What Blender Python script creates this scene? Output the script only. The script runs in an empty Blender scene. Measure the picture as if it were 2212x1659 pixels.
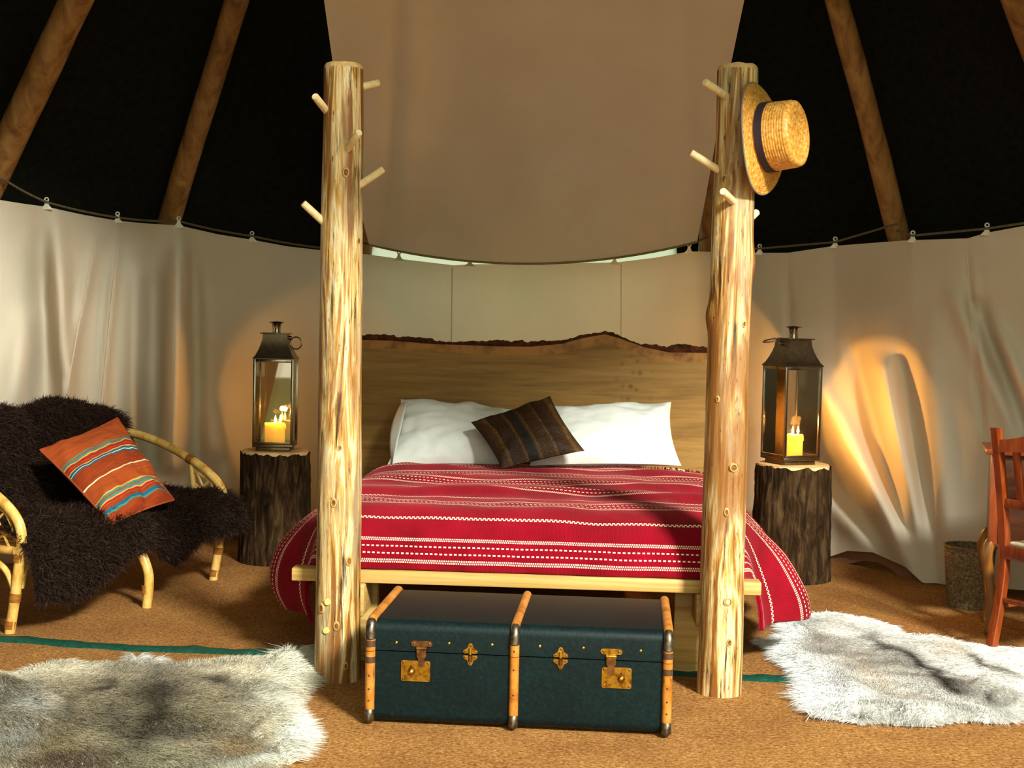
import bpy, bmesh, math, random
import numpy as np
from mathutils import Vector, Matrix, noise as mno

random.seed(7); RNG = np.random.default_rng(7)
SC = bpy.context.scene
COL = SC.collection
R = math.radians

# ------------------------------------------------------------------ camera
F, CX, CY = 2950.0, 1106.0, 829.5
PITCH, ROLL = math.atan(129.5 / F), R(1.25)
CAM = Vector((0, 0, 1.2))
_fw = Vector((0, math.cos(PITCH), -math.sin(PITCH)))
_u0 = Vector((0, math.sin(PITCH), math.cos(PITCH)))
_r0 = Vector((1, 0, 0))
_r = _r0 * math.cos(ROLL) + _u0 * math.sin(ROLL)
_u = _u0 * math.cos(ROLL) - _r0 * math.sin(ROLL)
cam_d = bpy.data.cameras.new('camera'); cam = bpy.data.objects.new('camera', cam_d)
COL.objects.link(cam); SC.camera = cam
cam_d.sensor_fit = 'HORIZONTAL'; cam_d.sensor_width = 36; cam_d.lens = F / 2212 * 36
cam_d.clip_start = 0.05
cam.matrix_world = Matrix(((_r.x, _u.x, -_fw.x, CAM.x), (_r.y, _u.y, -_fw.y, CAM.y), (_r.z, _u.z, -_fw.z, CAM.z), (0, 0, 0, 1)))

def ray(x, y): return _fw + _r * ((x - CX) / F) + _u * ((CY - y) / F)
def at(x, y, Y):
    d = ray(x, y); return CAM + d * (Y / d.y)
def gnd(x, y, z=0.0):
    d = ray(x, y); return CAM + d * ((z - CAM.z) / d.z)
def on_plane(x, y, p, n):
    d = ray(x, y); return CAM + d * ((p - CAM).dot(n) / d.dot(n))
def proj(p):
    q = Vector(p) - CAM; w = q.dot(_fw)
    return CX + F * q.dot(_r) / w, CY - F * q.dot(_u) / w

# ------------------------------------------------------------------ world, daylight at the open door, exposure
SC.view_settings.view_transform = 'Standard'; SC.view_settings.look = 'None'
SC.view_settings.gamma = 1.0; SC.view_settings.use_curve_mapping = False
SC.view_settings.exposure = 0.0
wd = bpy.data.worlds.new('forest_daylight'); SC.world = wd; wd.use_nodes = True
bg = wd.node_tree.nodes['Background']; bg.inputs[0].default_value = (0.90, 1.0, 0.76, 1); bg.inputs[1].default_value = 2.1
ld = bpy.data.lights.new('daylight_door_offscreen', 'AREA'); ld.shape = 'RECTANGLE'; ld.size = 1.4; ld.size_y = 0.9
ld.energy = 2500; ld.color = (0.97, 1.0, 0.91)
lo = bpy.data.objects.new('daylight_door_offscreen', ld); COL.objects.link(lo)
lo.location = (4.0, -2.9, 5.9)
lo.rotation_euler = (Vector((0.1, 4.8, 0.7)) - lo.location).to_track_quat('-Z', 'Y').to_euler()

# ------------------------------------------------------------------ helpers
def col(r, g, b): return tuple((v / 255.0) ** 2.2 for v in (r, g, b)) + (1.0,)
def nz(x, y, z): return mno.noise(Vector((x, y, z)))

class MB:
    def __init__(s): s.v = []; s.f = []; s.uv = None; s.mi = []
    def add(s, vs, fs, mi=0):
        o = len(s.v); s.v += [tuple(v) for v in vs]; s.f += [tuple(i + o for i in f) for f in fs]; s.mi += [mi] * len(fs); return s
    def box(s, c, size, m=None, mi=0, bev=0.0):
        bm = bmesh.new(); bmesh.ops.create_cube(bm, size=1)
        for v in bm.verts: v.co = Vector((v.co.x * size[0], v.co.y * size[1], v.co.z * size[2]))
        if bev > 0: bmesh.ops.bevel(bm, geom=bm.edges[:], offset=bev, segments=2, affect='EDGES', profile=0.5)
        bm.verts.index_update()
        T = Matrix.Translation(c) @ (m.to_4x4() if m is not None else Matrix.Identity(4))
        s.add([T @ v.co for v in bm.verts], [[v.index for v in f.verts] for f in bm.faces], mi); bm.free(); return s
    def tube(s, path, r, seg=10, mi=0, cap=True, closed=False):
        P = [Vector(p) for p in path]; n = len(P)
        rr = r if isinstance(r, (list, tuple)) else [r] * n
        def tan(i):
            if closed: return (P[(i + 1) % n] - P[i - 1]).normalized()
            return (P[min(i + 1, n - 1)] - P[max(i - 1, 0)]).normalized()
        t = tan(0); up = Vector((0, 0, 1)) if abs(t.z) < 0.9 else Vector((1, 0, 0))
        a = t.cross(up).normalized(); vs = []
        for i in range(n):
            t = tan(i); a = (a - t * a.dot(t)).normalized(); b = t.cross(a)
            for k in range(seg):
                th = 2 * math.pi * k / seg; vs.append(P[i] + (a * math.cos(th) + b * math.sin(th)) * rr[i])
        fs = []
        for i in range(n if closed else n - 1):
            j = (i + 1) % n
            for k in range(seg):
                l = (k + 1) % seg; fs.append((i * seg + k, i * seg + l, j * seg + l, j * seg + k))
        if cap and not closed: fs.append(tuple(range(seg))[::-1]); fs.append(tuple((n - 1) * seg + k for k in range(seg)))
        return s.add(vs, fs, mi)
    def lathe(s, prof, seg=32, m=None, mi=0, capb=True, capt=True, mis=None):
        m = m if m is not None else Matrix.Identity(4); vs = []
        for r, z in prof:
            for k in range(seg):
                th = 2 * math.pi * k / seg; vs.append(m @ Vector((r * math.cos(th), r * math.sin(th), z)))
        for i in range(len(prof) - 1):
            pass
        o = len(s.v); s.v += [tuple(v) for v in vs]
        for i in range(len(prof) - 1):
            for k in range(seg):
                l = (k + 1) % seg; s.f.append((o + i * seg + k, o + i * seg + l, o + (i + 1) * seg + l, o + (i + 1) * seg + k)); s.mi.append(mis[i] if mis else mi)
        if capb: s.f.append(tuple(o + k for k in range(seg))[::-1]); s.mi.append(mis[0] if mis else mi)
        if capt: s.f.append(tuple(o + (len(prof) - 1) * seg + k for k in range(seg))); s.mi.append(mis[-1] if mis else mi)
        return s
    def prism(s, poly, y0, y1, fn=lambda x, y, z: (x, y, z), mi=0):
        n = len(poly)
        vs = [fn(x, y0, z) for x, z in poly] + [fn(x, y1, z) for x, z in poly]
        fs = [tuple(range(n)), tuple(range(2 * n - 1, n - 1, -1))] + [(i, i + n, (i + 1) % n + n, (i + 1) % n) for i in range(n)]
        return s.add(vs, fs, mi)
    def grid(s, pts, uvs=None, mi=0, closed=False):
        nr, nc = len(pts), len(pts[0]); o = len(s.v)
        s.v += [tuple(p) for row in pts for p in row]
        if uvs is not None:
            if s.uv is None: s.uv = []
            s.uv += [u for row in uvs for u in row]
        for i in range(nr - 1):
            for j in range(nc if closed else nc - 1):
                k = (j + 1) % nc
                s.f.append((o + i * nc + j, o + i * nc + k, o + (i + 1) * nc + k, o + (i + 1) * nc + j)); s.mi.append(mi)
        return s
    def build(s, name, mats, parent=None, origin=(0, 0, 0), smooth=True, angle=40, fix=True):
        o3 = Vector(origin); me = bpy.data.meshes.new(name)
        me.from_pydata([tuple(Vector(v) - o3) for v in s.v], [], s.f)
        if fix:
            bm = bmesh.new(); bm.from_mesh(me); bmesh.ops.recalc_face_normals(bm, faces=bm.faces[:]); bm.to_mesh(me); bm.free()
        mats = mats if isinstance(mats, (list, tuple)) else [mats]
        for m in mats: me.materials.append(m)
        if len(mats) > 1: me.polygons.foreach_set('material_index', s.mi)
        if s.uv is not None and len(s.uv) == len(s.v):
            ul = me.uv_layers.new(name='uv'); li = np.zeros(len(me.loops), dtype=np.int32); me.loops.foreach_get('vertex_index', li)
            ul.data.foreach_set('uv', np.array(s.uv, dtype=np.float32)[li].ravel())
        if smooth:
            me.shade_smooth()
            if angle: me.set_sharp_from_angle(angle=R(angle))
        me.update()
        o = bpy.data.objects.new(name, me); COL.objects.link(o)
        if parent is not None: o.parent = parent
        else: o.location = o3
        return o

def tag(o, label, cat, group=None):
    o['label'] = label; o['category'] = cat
    if group: o['group'] = group
    return o
def struct(o, label=None):
    o['kind'] = 'structure'
    if label: o['label'] = label
    return o
def thing(name, loc, rz, label, cat, group=None):
    e = bpy.data.objects.new(name, None); COL.objects.link(e); e.location = loc; e.rotation_euler = (0, 0, rz); e.empty_display_size = 0.1
    return tag(e, label, cat, group)

# ------------------------------------------------------------------ materials
def newmat(name):
    m = bpy.data.materials.new(name); m.use_nodes = True; nt = m.node_tree
    return m, nt, nt.nodes['Principled BSDF']
def N(nt, t, ins=None, **kw):
    n = nt.nodes.new(t)
    for k, v in kw.items(): setattr(n, k, v)
    for k, v in (ins or {}).items():
        if hasattr(v, 'is_linked') or hasattr(v, 'links'): nt.links.new(v, n.inputs[k])
        else: n.inputs[k].default_value = v
    return n
def ramp(nt, fac, stops, interp='LINEAR'):
    n = nt.nodes.new('ShaderNodeValToRGB'); n.color_ramp.interpolation = interp
    e = n.color_ramp.elements
    while len(e) < len(stops): e.new(0.5)
    for el, (p, c) in zip(e, stops): el.position = p; el.color = c
    nt.links.new(fac, n.inputs[0]); return n
def math_(nt, op, a, b=0.0, c=0.0):
    n = nt.nodes.new('ShaderNodeMath'); n.operation = op
    for i, v in enumerate((a, b, c)):
        if isinstance(v, (int, float)): n.inputs[i].default_value = v
        else: nt.links.new(v, n.inputs[i])
    return n.outputs[0]
def mixc(nt, fac, a, b, mode='MIX'):
    n = nt.nodes.new('ShaderNodeMix'); n.data_type = 'RGBA'; n.blend_type = mode
    for i, v in ((0, fac), (6, a), (7, b)):
        if isinstance(v, (int, float, tuple)): n.inputs[i].default_value = v
        else: nt.links.new(v, n.inputs[i])
    return n.outputs[2]
def coords(nt, scale, kind='Object', rot=(0, 0, 0)):
    tc = N(nt, 'ShaderNodeTexCoord'); mp = N(nt, 'ShaderNodeMapping', {'Vector': tc.outputs[kind], 'Scale': scale, 'Rotation': rot}); return mp.outputs[0]
def noise(nt, vec, scale=1.0, detail=5, rough=0.55, dist=0.0):
    return N(nt, 'ShaderNodeTexNoise', {'Vector': vec, 'Scale': scale, 'Detail': detail, 'Roughness': rough, 'Distortion': dist}).outputs[0]
def bump(nt, bsdf, h, strength=0.4, dist=0.01):
    b = N(nt, 'ShaderNodeBump', {'Strength': strength, 'Distance': dist, 'Height': h}); nt.links.new(b.outputs[0], bsdf.inputs['Normal'])
def noise_mat(name, stops, scale=(10, 10, 10), detail=6, rough=0.75, bmp=0.3, bdist=0.005, metal=0.0, spec=0.3, dist=0.0, stops2=None, scale2=None, fac2=0.5, mode2='MULTIPLY'):
    m, nt, b = newmat(name)
    n1 = noise(nt, coords(nt, scale), 1.0, detail, 0.6, dist)
    c = ramp(nt, n1, stops).outputs[0]
    if stops2:
        n2 = noise(nt, coords(nt, scale2), 1.0, 4, 0.6, 0.3); c = mixc(nt, fac2, c, ramp(nt, n2, stops2).outputs[0], mode2)
    nt.links.new(c, b.inputs['Base Color'])
    b.inputs['Roughness'].default_value = rough; b.inputs['Metallic'].default_value = metal; b.inputs['Specular IOR Level'].default_value = spec
    if bmp: bump(nt, b, n1, bmp, bdist)
    return m
def flat(name, c, rough=0.6, metal=0.0, spec=0.4):
    return noise_mat(name, [(0.3, tuple(v * 0.8 for v in c[:3]) + (1,)), (0.7, tuple(min(1, v * 1.15) for v in c[:3]) + (1,))], (40, 40, 40), 4, rough, 0.1, 0.002, metal, spec)

def canvas_mat(name, c1, c2, trans=0.25, tcol=None):
    m, nt, b = newmat(name)
    n1 = noise(nt, coords(nt, (2, 2, 2)), 1.0, 6, 0.6, 0.2); weave = noise(nt, coords(nt, (260, 260, 260)), 1.0, 2)
    c = ramp(nt, n1, [(0.3, c1), (0.7, c2)]).outputs[0]
    nt.links.new(c, b.inputs['Base Color']); b.inputs['Roughness'].default_value = 0.9; b.inputs['Specular IOR Level'].default_value = 0.1
    wr = noise(nt, coords(nt, (14, 14, 5)), 1.0, 6, 0.65, 0.8)
    h = math_(nt, 'ADD', math_(nt, 'MULTIPLY', weave, 0.12), wr)
    bump(nt, b, h, 0.22, 0.012)
    tr = N(nt, 'ShaderNodeBsdfTranslucent'); tr.inputs[0].default_value = tcol or c2
    mx = N(nt, 'ShaderNodeMixShader', {0: trans}); nt.links.new(b.outputs[0], mx.inputs[1]); nt.links.new(tr.outputs[0], mx.inputs[2])
    nt.links.new(mx.outputs[0], nt.nodes['Material Output'].inputs[0]); return m

M = {}
M['canvas'] = canvas_mat('cream_canvas', col(222, 206, 182), col(234, 220, 198), 0.30, col(234, 220, 198))
M['mint'] = canvas_mat('pale_canvas', col(206, 210, 194), col(220, 224, 208), 0.5, col(220, 224, 208))
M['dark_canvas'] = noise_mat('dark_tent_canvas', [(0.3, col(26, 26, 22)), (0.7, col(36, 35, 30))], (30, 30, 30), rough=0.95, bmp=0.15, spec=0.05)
M['mudflap'] = canvas_mat('brown_mud_flap', col(120, 84, 62), col(146, 106, 82), 0.05)
def coir():
    m, nt, b = newmat('coir_matting')
    fine = noise(nt, coords(nt, (95, 95, 95)), 1.0, 7, 0.75, 0.6)
    fib = noise(nt, coords(nt, (40, 260, 100), rot=(0, 0, 0.6)), 1.0, 4, 0.7, 1.2)
    big = noise(nt, coords(nt, (3.2, 3.2, 3.2)), 1.0, 5, 0.6, 0.2)
    h = math_(nt, 'ADD', math_(nt, 'MULTIPLY', fine, 0.6), math_(nt, 'MULTIPLY', fib, 0.4))
    c = ramp(nt, h, [(0.38, col(96, 58, 28)), (0.5, col(182, 130, 74)), (0.60, col(226, 180, 120))]).outputs[0]
    c = mixc(nt, 0.55, c, ramp(nt, big, [(0.3, col(170, 120, 80)), (0.7, col(235, 215, 180))]).outputs[0], 'MULTIPLY')
    nt.links.new(c, b.inputs['Base Color']); b.inputs['Roughness'].default_value = 0.95; b.inputs['Specular IOR Level'].default_value = 0.1
    bump(nt, b, h, 0.9, 0.012); return m
M['coir'] = coir()
M['grass'] = noise_mat('outdoor_grass', [(0.3, col(40, 60, 24)), (0.7, col(90, 110, 50))], (20, 20, 20), rough=0.95)
M['webbing'] = noise_mat('green_webbing', [(0.3, col(4, 48, 38)), (0.7, col(14, 82, 64))], (60, 60, 60), rough=0.7, bmp=0.3)
def log_wood(name, pale, gold, brown, dark, seed):
    m, nt, b = newmat(name)
    v = coords(nt, (22, 22, 1.5)); v = N(nt, 'ShaderNodeVectorMath', {0: v, 1: (seed, seed * 1.7, seed * 0.3)}, operation='ADD').outputs[0]
    n1 = noise(nt, v, 1.0, 8, 0.62, 0.6)
    v2 = coords(nt, (60, 60, 4.0)); n2 = noise(nt, v2, 1.0, 6, 0.65, 0.3)
    v3 = coords(nt, (5, 5, 0.8)); v3 = N(nt, 'ShaderNodeVectorMath', {0: v3, 1: (seed * 3, 2, seed)}, operation='ADD').outputs[0]
    n3 = noise(nt, v3, 1.0, 5, 0.6, 0.5)
    c = ramp(nt, n1, [(0.40, brown), (0.455, gold), (0.51, pale), (0.55, gold), (0.605, brown)]).outputs[0]
    c = mixc(nt, ramp(nt, n2, [(0.55, (0, 0, 0, 1)), (0.64, (1, 1, 1, 1))]).outputs[0], c, dark)
    c = mixc(nt, ramp(nt, n3, [(0.50, (0, 0, 0, 1)), (0.58, (0.85, 0.85, 0.85, 1))]).outputs[0], c, brown)
    n5 = noise(nt, coords(nt, (9, 9, 2.2)), 1.0, 5, 0.6, 0.4)
    c = mixc(nt, ramp(nt, n5, [(0.53, (0, 0, 0, 1)), (0.66, (0.75, 0.75, 0.75, 1))]).outputs[0], c, col(150, 132, 102))
    n4 = noise(nt, coords(nt, (110, 110, 22)), 1.0, 3, 0.6)
    c = mixc(nt, ramp(nt, n4, [(0.66, (0, 0, 0, 1)), (0.72, (0.9, 0.9, 0.9, 1))]).outputs[0], c, dark)
    nt.links.new(c, b.inputs['Base Color']); b.inputs['Roughness'].default_value = 0.55; b.inputs['Specular IOR Level'].default_value = 0.35
    bump(nt, b, math_(nt, 'ADD', n1, math_(nt, 'MULTIPLY', n2, 0.6)), 0.5, 0.006); return m
M['log_a'] = log_wood('peeled_log', col(216, 196, 154), col(190, 144, 76), col(126, 78, 34), col(58, 40, 22), 1.3)
M['log_b'] = log_wood('peeled_log_other_grain', col(216, 196, 154), col(190, 144, 76), col(126, 78, 34), col(58, 40, 22), 6.1)
M['endgrain'] = noise_mat('log_end_grain', [(0.3, col(180, 140, 90)), (0.7, col(214, 178, 120))], (60, 60, 60), rough=0.8)
M['peg'] = noise_mat('pale_peg_wood', [(0.3, col(214, 182, 128)), (0.7, col(238, 214, 168))], (60, 60, 60), rough=0.6)
M['knot_rim'] = noise_mat('knot_rim', [(0.3, col(170, 122, 62)), (0.7, col(206, 164, 98))], (60, 60, 60), rough=0.6)
M['knot_core'] = noise_mat('knot_core', [(0.3, col(80, 48, 22)), (0.7, col(140, 92, 48))], (90, 90, 90), rough=0.7)
M['dowel'] = noise_mat('dowel_end', [(0.3, col(214, 190, 100)), (0.7, col(238, 220, 140))], (60, 60, 60), rough=0.6)
M['pole'] = noise_mat('tent_pole_wood', [(0.3, col(104, 68, 36)), (0.5, col(146, 104, 58)), (0.72, col(176, 134, 82))], (16, 16, 2), rough=0.6, dist=0.5)
M['pine'] = noise_mat('planed_pine', [(0.3, col(160, 116, 56)), (0.5, col(186, 146, 82)), (0.7, col(198, 162, 104))], (1.5, 30, 60), rough=0.5, bmp=0.1, dist=0.4)
M['steel'] = flat('brushed_steel', col(150, 140, 122), 0.22, 1.0)
M['rope'] = noise_mat('dark_rope', [(0.3, col(70, 62, 46)), (0.7, col(112, 100, 76))], (120, 120, 120), rough=0.9)
M['loop'] = flat('white_cotton_loop', col(226, 222, 206), 0.8)

# ================================================================== STRUCTURE
LIN = [(-700, 5.0), (-350, 5.75), (0, 6.35), (100, 6.55), (255, 6.88), (387, 7.02), (545, 7.28), (700, 7.5), (1100, 7.7), (1515, 7.5), (1650, 7.2), (1803, 6.95), (1970, 6.5), (2130, 6.2), (2212, 6.05), (2560, 5.5), (2900, 5.0)]
TOPY = [(-700, 250), (-350, 345), (0, 432), (50, 440), (102, 447), (180, 464), (255, 477), (320, 483), (387, 487), (470, 506), (545, 518), (620, 532), (690, 540), (790, 549), (870, 560), (980, 573), (1015, 571), (1170, 569), (1330, 567), (1420, 556), (1490, 543), (1640, 546), (1703, 546), (1803, 531), (1960, 519), (2090, 515), (2130, 503), (2212, 488), (2560, 430), (2900, 370)]
BOTY = [(-700, 1500), (-350, 1440), (0, 1330), (200, 1255), (400, 1165), (470, 1140), (520, 1158), (600, 1170), (1650, 1180), (1785, 1205), (1830, 1190), (1885, 1193), (1955, 1224), (2000, 1266), (2060, 1262), (2212, 1275), (2560, 1340), (2900, 1440)]
def terp(tab, x): return float(np.interp(x, [a for a, _ in tab], [b for _, b in tab]))
FOLDS = [  # x0,y0,x1,y1,width px,depth m (towards the room)
    (92, 440, 96, 900, 26, -0.05), (118, 450, 145, 900, 20, 0.06), (205, 520, 150, 800, 10, 0.02), (150, 800, 128, 900, 10, 0.02),
    (258, 480, 216, 900, 9, 0.022), (60, 700, 20, 900, 30, 0.04), (330, 520, 325, 1000, 26, -0.05), (388, 490, 372, 1000, 17, 0.075), (418, 560, 432, 1100, 16, -0.035),
    (455, 900, 500, 1160, 30, 0.06), (470, 1000, 440, 1160, 18, -0.04), (300, 600, 285, 1000, 18, 0.03),
    (1700, 550, 1706, 760, 7, -0.012), (2086, 530, 2124, 930, 7, -0.02), (2100, 560, 2136, 930, 9, 0.012),
    (1985, 1262, 1770, 830, 26, 0.10), (1960, 1232, 1800, 1020, 30, -0.07), (1930, 1210, 1785, 1075, 26, 0.05),
    (1998, 1262, 1850, 760, 22, -0.09), (2004, 1262, 1905, 800, 26, 0.10), (2022, 1262, 1950, 780, 22, -0.06), (2045, 1250, 2010, 700, 30, 0.03),
    (2180, 900, 2060, 640, 18, 0.035), (2212, 930, 2110, 660, 16, -0.05), (2230, 880, 2150, 700, 16, 0.04)]
def fold_disp(x, y):
    d = 0.0
    for x0, y0, x1, y1, w, a in FOLDS:
        dx, dy = x1 - x0, y1 - y0; L2 = dx * dx + dy * dy
        t = ((x - x0) * dx + (y - y0) * dy) / L2
        tc = min(1, max(0, t)); px, py = x0 + dx * tc, y0 + dy * tc
        e2 = ((x - px) ** 2 + (y - py) ** 2) / (w * w)
        if e2 < 9:
            fade = 0.35 + 0.65 * math.sin(math.pi * min(1, max(0, tc * 0.8 + 0.1)))
            d += (3.0 if x < 700 else 1.9) * a * math.exp(-e2 * 0.8) * fade
    return d
def liner_point(c, v):
    yt, yb = terp(TOPY, c), terp(BOTY, c); y = yt + (yb - yt) * v
    d = terp(LIN, c); d += 0.10 * v
    d -= fold_disp(c, y) * min(1, v * 5 + 0.1)
    d += 0.020 * nz(c * 0.010, y * 0.003, 3.3) * min(1, v * 4) + 0.004 * nz(c * 0.04, y * 0.008, 1.3) * min(1, v * 3)
    p = at(c, y, d)
    if p.z < 0.004: p = at(c, y, d); p.z = 0.004
    return p
def liner(name, c0, c1, step, rows, label):
    cs = np.arange(c0, c1 + 0.1, step); mb = MB()
    mb.grid([[liner_point(c, i / rows) for c in cs] for i in range(rows + 1)])
    o = mb.build(name, M['canvas'], smooth=True, angle=None); return struct(o, label)
wl = liner('wall_left', -700, 700, 7, 60, 'cream canvas tent liner hanging in folds behind the rattan sofa')
wb = liner('wall_back', 700, 1620, 20, 40, 'flat cream canvas tent liner behind the headboard')
wr = liner('wall_right', 1620, 2900, 7, 60, 'cream canvas tent liner with diagonal folds behind the right stump')

# brown mud flaps under the liner
def flap(name, cs, low, depth_off, label):
    mb = MB(); rows = 6; pts = []
    for i in range(rows + 1):
        row = []
        for c in cs:
            yt = terp(BOTY, c) - 14; yb = terp(low, c); y = yt + (yb - yt) * i / rows
            row.append(at(c, y, terp(LIN, c) + 0.13 + depth_off + 0.01 * nz(c * 0.03, i, 0)))
        pts.append(row)
    mb.grid(pts); return struct(mb.build(name, M['mudflap'], angle=None), label)
flap('baseboard_right', np.arange(1640, 2060, 6), [(1640, 1225), (1785, 1236), (1812, 1229), (1830, 1219), (1865, 1211), (1895, 1214), (1925, 1230), (1950, 1253), (1965, 1255), (2010, 1275), (2060, 1290)], 0.0, 'brown canvas mud flap with an arched gap')
flap('baseboard_left', np.arange(360, 640, 6), [(360, 1178), (395, 1168), (430, 1160), (470, 1164), (505, 1176), (530, 1184), (640, 1195)], 0.0, 'brown canvas mud flap near left stump')

# outer dark tent cone with the open door and a thin back window
APX, AZ, RB = (0.05, 4.6), 7.4, 4.3
def cone(az, z, off=0.0):
    r = RB * (1 - z / AZ) - off; return Vector((APX[0] + r * math.sin(az), APX[1] - r * math.cos(az), z))
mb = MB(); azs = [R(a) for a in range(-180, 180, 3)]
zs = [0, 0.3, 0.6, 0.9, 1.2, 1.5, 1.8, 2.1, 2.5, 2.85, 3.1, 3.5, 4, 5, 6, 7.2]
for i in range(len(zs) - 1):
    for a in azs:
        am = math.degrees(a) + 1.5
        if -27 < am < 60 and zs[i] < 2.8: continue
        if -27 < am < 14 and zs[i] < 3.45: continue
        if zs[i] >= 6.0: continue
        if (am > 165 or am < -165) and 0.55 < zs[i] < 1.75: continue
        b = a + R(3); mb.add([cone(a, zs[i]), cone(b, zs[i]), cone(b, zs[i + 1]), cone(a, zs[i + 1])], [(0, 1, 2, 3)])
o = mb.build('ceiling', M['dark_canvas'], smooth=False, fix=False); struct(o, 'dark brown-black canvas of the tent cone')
mb = MB(); mb.grid([[cone(R(180 + a), z, 0.02) for a in np.arange(-15.2, 15.3, 1.6)] for z in np.linspace(0.55, 1.82, 10)])
struct(mb.build('window_1', M['mint'], angle=None), 'pale daylit canvas strip above the back liner')

# floor and outdoor ground
mb = MB(); mb.lathe([(4.6, -0.03), (4.6, 0.0)], 96, Matrix.Translation((APX[0], APX[1], 0)))
struct(mb.build('floor', M['coir'], smooth=False), 'brown coir matting over the whole tent floor')
mb = MB(); mb.lathe([(16, -0.08), (16, -0.035)], 48)
struct(mb.build('ground', M['grass'], smooth=False), 'grass outside the tent')

# green webbing along the mat joint
WEB = [(-60, 1378), (0, 1381), (70, 1384), (145, 1392), (210, 1396), (300, 1402), (330, 1403), (420, 1404), (500, 1410), (600, 1408), (668, 1412), (900, 1424), (1200, 1440), (1450, 1453), (1612, 1465), (1680, 1467), (1735, 1470), (1820, 1474)]
mb = MB(); top = []; 
xs = np.arange(-60, 1821, 10)
rows = [[], [], [], []]
for x in xs:
    y = terp(WEB, x) ; p = gnd(x, y); w = 0.042 * (1 + 0.35 * nz(x * 0.011, 0, 5)); h = 0.006 + 0.004 * nz(x * 0.03, 2, 0)
    rows[0].append((p.x, p.y - w, 0.0005)); rows[1].append((p.x, p.y - w * 0.8, h)); rows[2].append((p.x, p.y + w * 0.8, h)); rows[3].append((p.x, p.y + w, 0.0005))
mb.grid(rows); p0 = gnd(0, 1381)
tag(mb.build('floor_webbing', M['webbing'], origin=(p0.x, p0.y, 0), angle=60), 'long dark green webbing strip lying across the coir floor', 'webbing')

# hanging loops along the liner top
def loops(par, cs):
    for c in cs:
        p = liner_point(c, 0.0); m = MB()
        s = 0.030; prof = []
        poly = [(-s, -0.012), (s, -0.012), (0.35 * s, 0.008), (0.18 * s, 0.03), (-0.18 * s, 0.03), (-0.35 * s, 0.008)]
        m.prism([(p.x + a, p.z + b) for a, b in poly], p.y - 0.012, p.y - 0.004)
        m.tube([(p.x + 0.009 * math.cos(t), p.y - 0.01, p.z + 0.034 + 0.009 * math.sin(t)) for t in np.linspace(0, 2 * math.pi, 11)[:-1]], 0.0035, 6, closed=True)
        m.build('hanging_loop', M['loop'], par)
for par in (wl, wb, wr): pass
loops(wl, (102, 255, 387, 545)); loops(wb, (862, 1015, 1170, 1327, 1488)); loops(wr, (1640, 1803, 1970, 2130))

def seam(par, a, b):
    pts = []
    for t in np.linspace(0, 1, 26):
        c = a[0] + (b[0] - a[0]) * t; y = a[1] + (b[1] - a[1]) * t
        v = (y - terp(TOPY, c)) / (terp(BOTY, c) - terp(TOPY, c)); pts.append(liner_point(c, v) + Vector((0, -0.001, 0)))
    MB().tube(pts, 0.0035, 6).build('seam', M['canvas'], par)
seam(wl, (203, 525), (160, 760)); seam(wl, (160, 760), (122, 960)); seam(wl, (258, 482), (210, 960)); seam(wr, (2086, 520), (2126, 1000)); seam(wr, (1700, 550), (1706, 760)); seam(wb, (977, 578), (975, 760)); seam(wb, (1342, 572), (1342, 740))
# ropes
def rope(pts, off, label, sag=0.0):
    P = [at(x, y, terp(LIN, x) - off) for x, y in pts]
    m = MB(); fine = []
    for a, b in zip(P[:-1], P[1:]):
        for k in range(8):
            t = k / 8; q = a.lerp(b, t); q.z -= sag * 4 * t * (1 - t); fine.append(q)
    fine.append(P[-1]); m.tube(fine, 0.0058, 7)
    tag(m.build('hanging_rope', M['rope'], origin=P[0]), label, 'rope', 'ropes carrying the tent liner')
rope([(-60, 350), (12, 390), (102, 437), (255, 470), (387, 478), (545, 510), (700, 536)], 0.012, 'dark rope carrying the liner behind the rattan sofa', 0.006)
rope([(745, 516), (800, 527), (1015, 560), (1170, 566), (1327, 556), (1488, 524), (1530, 512)], 0.03, 'dark rope sagging below the hanging canvas above the bed', 0.004)
rope([(1560, 541), (1640, 537), (1803, 523), (1925, 487), (1938, 484)], 0.012, 'dark rope running up to the tent pole by the hat')
rope([(1938, 498), (1970, 509), (2130, 494), (2212, 482), (2500, 430)], 0.012, 'dark rope above the liner behind the dark desk')

# tent poles
def pole(a, b, da, db, wpx, label, ext=3.0):
    A = at(a[0], a[1], da); B = at(b[0], b[1], db); d = (B - A).normalized()
    def inside(p, mg=0.05): return math.hypot(p.x - APX[0], p.y - APX[1]) < RB * (1 - p.z / AZ) - mg
    t = 0.0
    while A.z - d.z * (t + 0.02) > 0 and inside(A - d * (t + 0.02)): t += 0.02
    A2 = A - d * t; t = 0.0
    while t < ext and inside(B + d * (t + 0.02), 0.16): t += 0.02
    B2 = B + d * t
    r = wpx / 2 / F * da; n = 46; m = MB(); path = []; rad = []
    for i in range(n):
        t = i / (n - 1); q = A2.lerp(B2, t); q += Vector((nz(t * 6, a[0], 1), nz(t * 6, a[0], 2), 0)) * 0.012; path.append(q); rad.append(r * (1.08 - 0.2 * t) * (1 + 0.06 * nz(t * 20, a[0], 7)))
    m.tube(path, rad, 16); tag(m.build('tent_pole', M['pole'], origin=A2, angle=60), label, 'tent pole', 'wooden tipi poles')
pole((-12, 375), (165, 0), 6.42, 5.95, 62, 'thick leaning tent pole above the rattan sofa')
pole((365, 475), (512, 0), 7.2, 6.65, 46, 'leaning tent pole between the sofa and the left bed post')
pole((1940, 505), (1808, 0), 6.85, 6.4, 48, 'leaning tent pole to the right of the straw hat')
pole((2290, 235), (2192, -10), 6.2, 5.9, 60, 'tent pole cut off by the upper right corner')
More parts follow.
